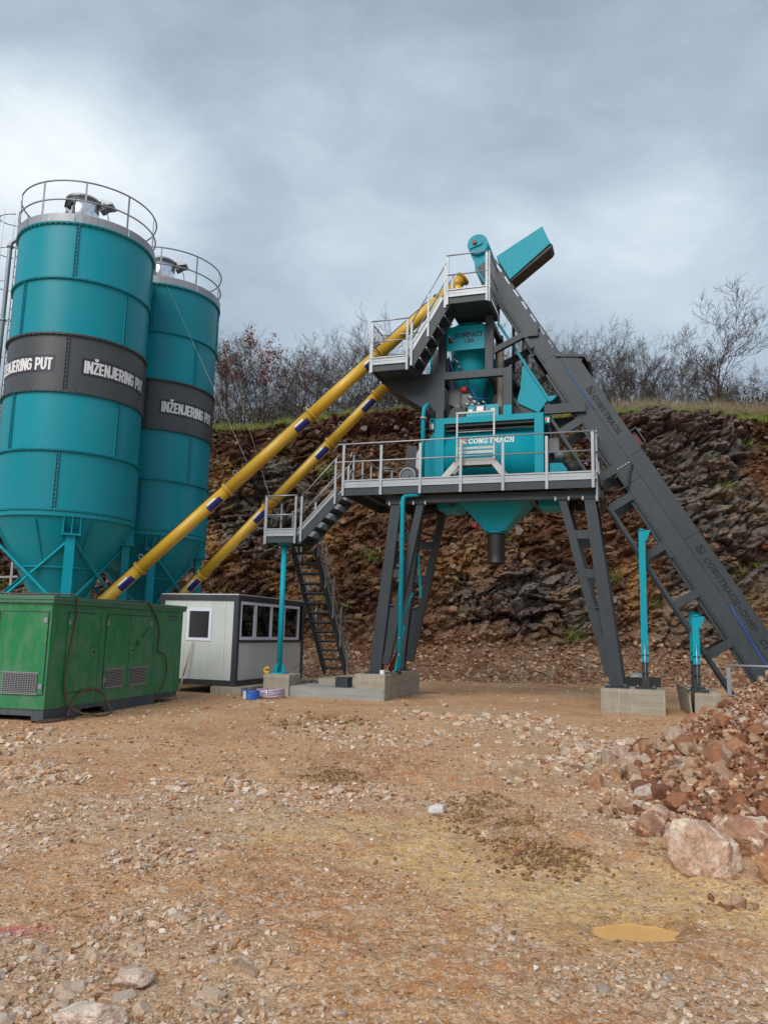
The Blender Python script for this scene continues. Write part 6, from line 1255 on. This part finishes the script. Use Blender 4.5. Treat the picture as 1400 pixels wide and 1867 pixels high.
cA_ = np.clip(.5+fbm(a*1.2, b_*1.2, a*0, 4, 114), 0, 1); hc = L3(np.tile(np.array((.15, .066, .035)), (len(a), 1)), np.tile(np.array((.32, .165, .09)), (len(a), 1)), cA_)
RP = Thing('rubble_heap', 'heap of broken pinkish stone and dark red soil at the right edge', 'rubble heap', MW, (0, 0, 0))
me = np_mesh('soil', np.stack([a, b_, Zh], 1), F, 'rubble', hc, True); link('soil', me, RP.o)
r_ = np.random.default_rng(55)
RPAL = np.array([(.54, .34, .22), (.64, .47, .34), (.46, .24, .13), (.38, .16, .075), (.52, .37, .26), (.24, .095, .045), (.62, .38, .22), (.72, .6, .48)])
rock_meshes = []
for i in range(10):
    for cidx in range(8): V, Fc = LARGE[i]; rock_meshes.append(np_mesh('rock', V, Fc, 'rubble', np.tile(RPAL[cidx]*random.uniform(.85, 1.1), (len(V), 1))))
cnt = 0
while cnt < 290:
    x, y = r_.uniform(2.3, 5.4), r_.uniform(5.4, 11.8); h = float(heap(np.array([x]), np.array([y]))[0])
    if x > y*.53+.1 or (h < .01 and r_.uniform() > .12): continue
    low_ = 1-min(1, h/1.0); s = r_.choice([.12, .16, .22, .3], p=[.35, .35, .22, .08])*(.7+.6*low_)
    if h > .8 and r_.uniform() > .3: continue
    o = link('rock', rock_meshes[r_.integers(0, 80)], RP.o, (x, y, h+s*.12)); o.scale = (s, s, s); o.rotation_euler = (r_.uniform(-.7, .7), r_.uniform(-.7, .7), r_.uniform(0, 6.28)); cnt += 1
N = 17000; y = r_.uniform(5.0, 12.5, N); x = 2.0+r_.uniform(0, 1, N)*(y*.56+.5-2.0); y = np.r_[y, r_.uniform(5, 12.4, 9000)]; x = np.r_[x, r_.uniform(3, 8.4, 9000)]; h = heap(x, y); N = len(x); kp = (h > .012) | (r_.uniform(0, 1, N) < .06); x, y, h = x[kp], y[kp], h[kp]; s = .022+.12*r_.uniform(0, 1, len(x))**2.6*(1.1-.5*np.clip(h, 0, 1))
V_, F_, C_ = scatter(np.stack([x, y, h+s*.2], 1), s, SMALL, RPAL, 56, .7, [.17, .1, .2, .17, .08, .16, .08, .04]); link('small_rubble', np_mesh('small_rubble', V_, F_, 'rubble', C_), RP.o, kind='stuff')
# big boulders: faceted, veined
m, n, b = mat('veined_boulder'); oc = n.n('ShaderNodeTexCoord').outputs['Object']; g = n.n('ShaderNodeVertexColor', layer_name='Col').outputs[0]
f = n.noise(oc, 3.2, 10, .7, .4); f2_ = n.noise(oc, 18, 6, .7, .3)
c = n.mix(n.ramp(f, [(.47, 0.), (.56, .85)]), g, (.36, .14, .065)); c = n.mix(n.ramp(n.noise(oc, 4.4, 12, .75, .3), [(.5, 0.), (.58, .85)]), c, (.84, .7, .56)); c = n.mix(n.ramp(n.noise(oc, 13, 9, .8, .5), [(.52, 0.), (.6, .6)]), c, (.3, .13, .07)); c = n.mix(1., c, n.ramp(f2_, [(.3, .62), (.7, 1.25)]), 'MULTIPLY')
n.l(c, b.inputs['Base Color']); b.inputs['Roughness'].default_value = .8; bp = n.n('ShaderNodeBump', ins={'Strength': .7, 'Distance': .02, 'Height': n.math('ADD', f, f2_)}); n.l(bp.outputs[0], b.inputs['Normal']); M['boulder'] = m
def boulder(x, y, sx, sy, sz, seed, label, col=(.5, .34, .24), cuts=9, sink=.12, rz=0, m_='boulder'):
    bm = bmesh.new(); bmesh.ops.create_icosphere(bm, subdivisions=5, radius=1); V = np.array([v.co[:] for v in bm.verts]); Fc = np.array([[v.index for v in f.verts] for f in bm.faces]); bm.free()
    r = np.random.default_rng(seed)
    for _ in range(cuts+8):
        nrm = r.normal(0, 1, 3); nrm /= np.linalg.norm(nrm); d_ = r.uniform(.58, .86); ex = np.maximum(V@nrm-d_, 0); V = V-nrm[None]*ex[:, None]*.97
    V = V*(1+.10*fbm(V[:, 0]*1.5+seed, V[:, 1]*1.5, V[:, 2]*1.5, 3, seed)+.07*np.round(fbm(V[:, 0]*2.5, V[:, 1]*2.5, V[:, 2]*2.5, 3, seed+1, .6)*5)/5+.05*fbm(V[:, 0]*9, V[:, 1]*9, V[:, 2]*9, 4, seed+2, .7))[:, None]
    V = V*np.array((sx, sy, sz))*.5*1.15; V[:, 2] -= V[:, 2].min()+sink*sz
    me = np_mesh('boulder', V, Fc, m_, np.tile(np.array(col), (len(V), 1)), False); link('boulder', me, None, (x, y, 0), label=label, category='boulder', group='boulders by the rubble heap').rotation_euler.z = rz
def link(name, me, parent=None, loc=None, category=None, **kw):
    o = bpy.data.objects.new(name, me); COL.objects.link(o)
    if parent: o.parent = parent
    if loc is not None: o.location = loc
    props(o, cat=category, **kw); return o
boulder(2.27, 5.75, .46, .42, .46, 3, 'largest pale boulder veined with rust, in front of the rubble heap', (.6, .4, .28))
boulder(2.72, 6.15, .4, .36, .42, 8, 'pinkish brown boulder right behind the largest pale one', (.4, .21, .13))
boulder(2.72, 5.42, .36, .4, .38, 15, 'orange and white boulder cut by the right edge of the picture', (.5, .26, .13))
boulder(3.55, 10.9, .42, .34, .3, 21, 'dark reddish brown boulder at the left end of the heap', (.17, .075, .045), 7, .1, 0, 'rubble')
boulder(3.12, 9.75, .5, .26, .17, 27, 'flat orange and grey slab of stone at the toe of the heap', (.5, .28, .17), 9, .1, .2)
boulder(2.25, 6.75, .26, .24, .22, 33, 'brown boulder just left of the two big ones', (.36, .2, .13), 8)
boulder(.56, 7.52, .16, .13, .1, 37, 'bright white rock in the middle of the yard by the dark clods', (.74, .72, .7), 7, .3, 0, 'stone')
boulder(-1.1, 3.87, .17, .13, .09, 45, 'white veined flat rock near the lower left corner of the yard', (.66, .52, .42), 7, .4)
boulder(-1.16, 3.52, .3, .2, .1, 48, 'broad whitish rock at the lower left edge of the yard', (.7, .58, .48), 7, .45)
# tidy: the cloth-like pieces are smooth
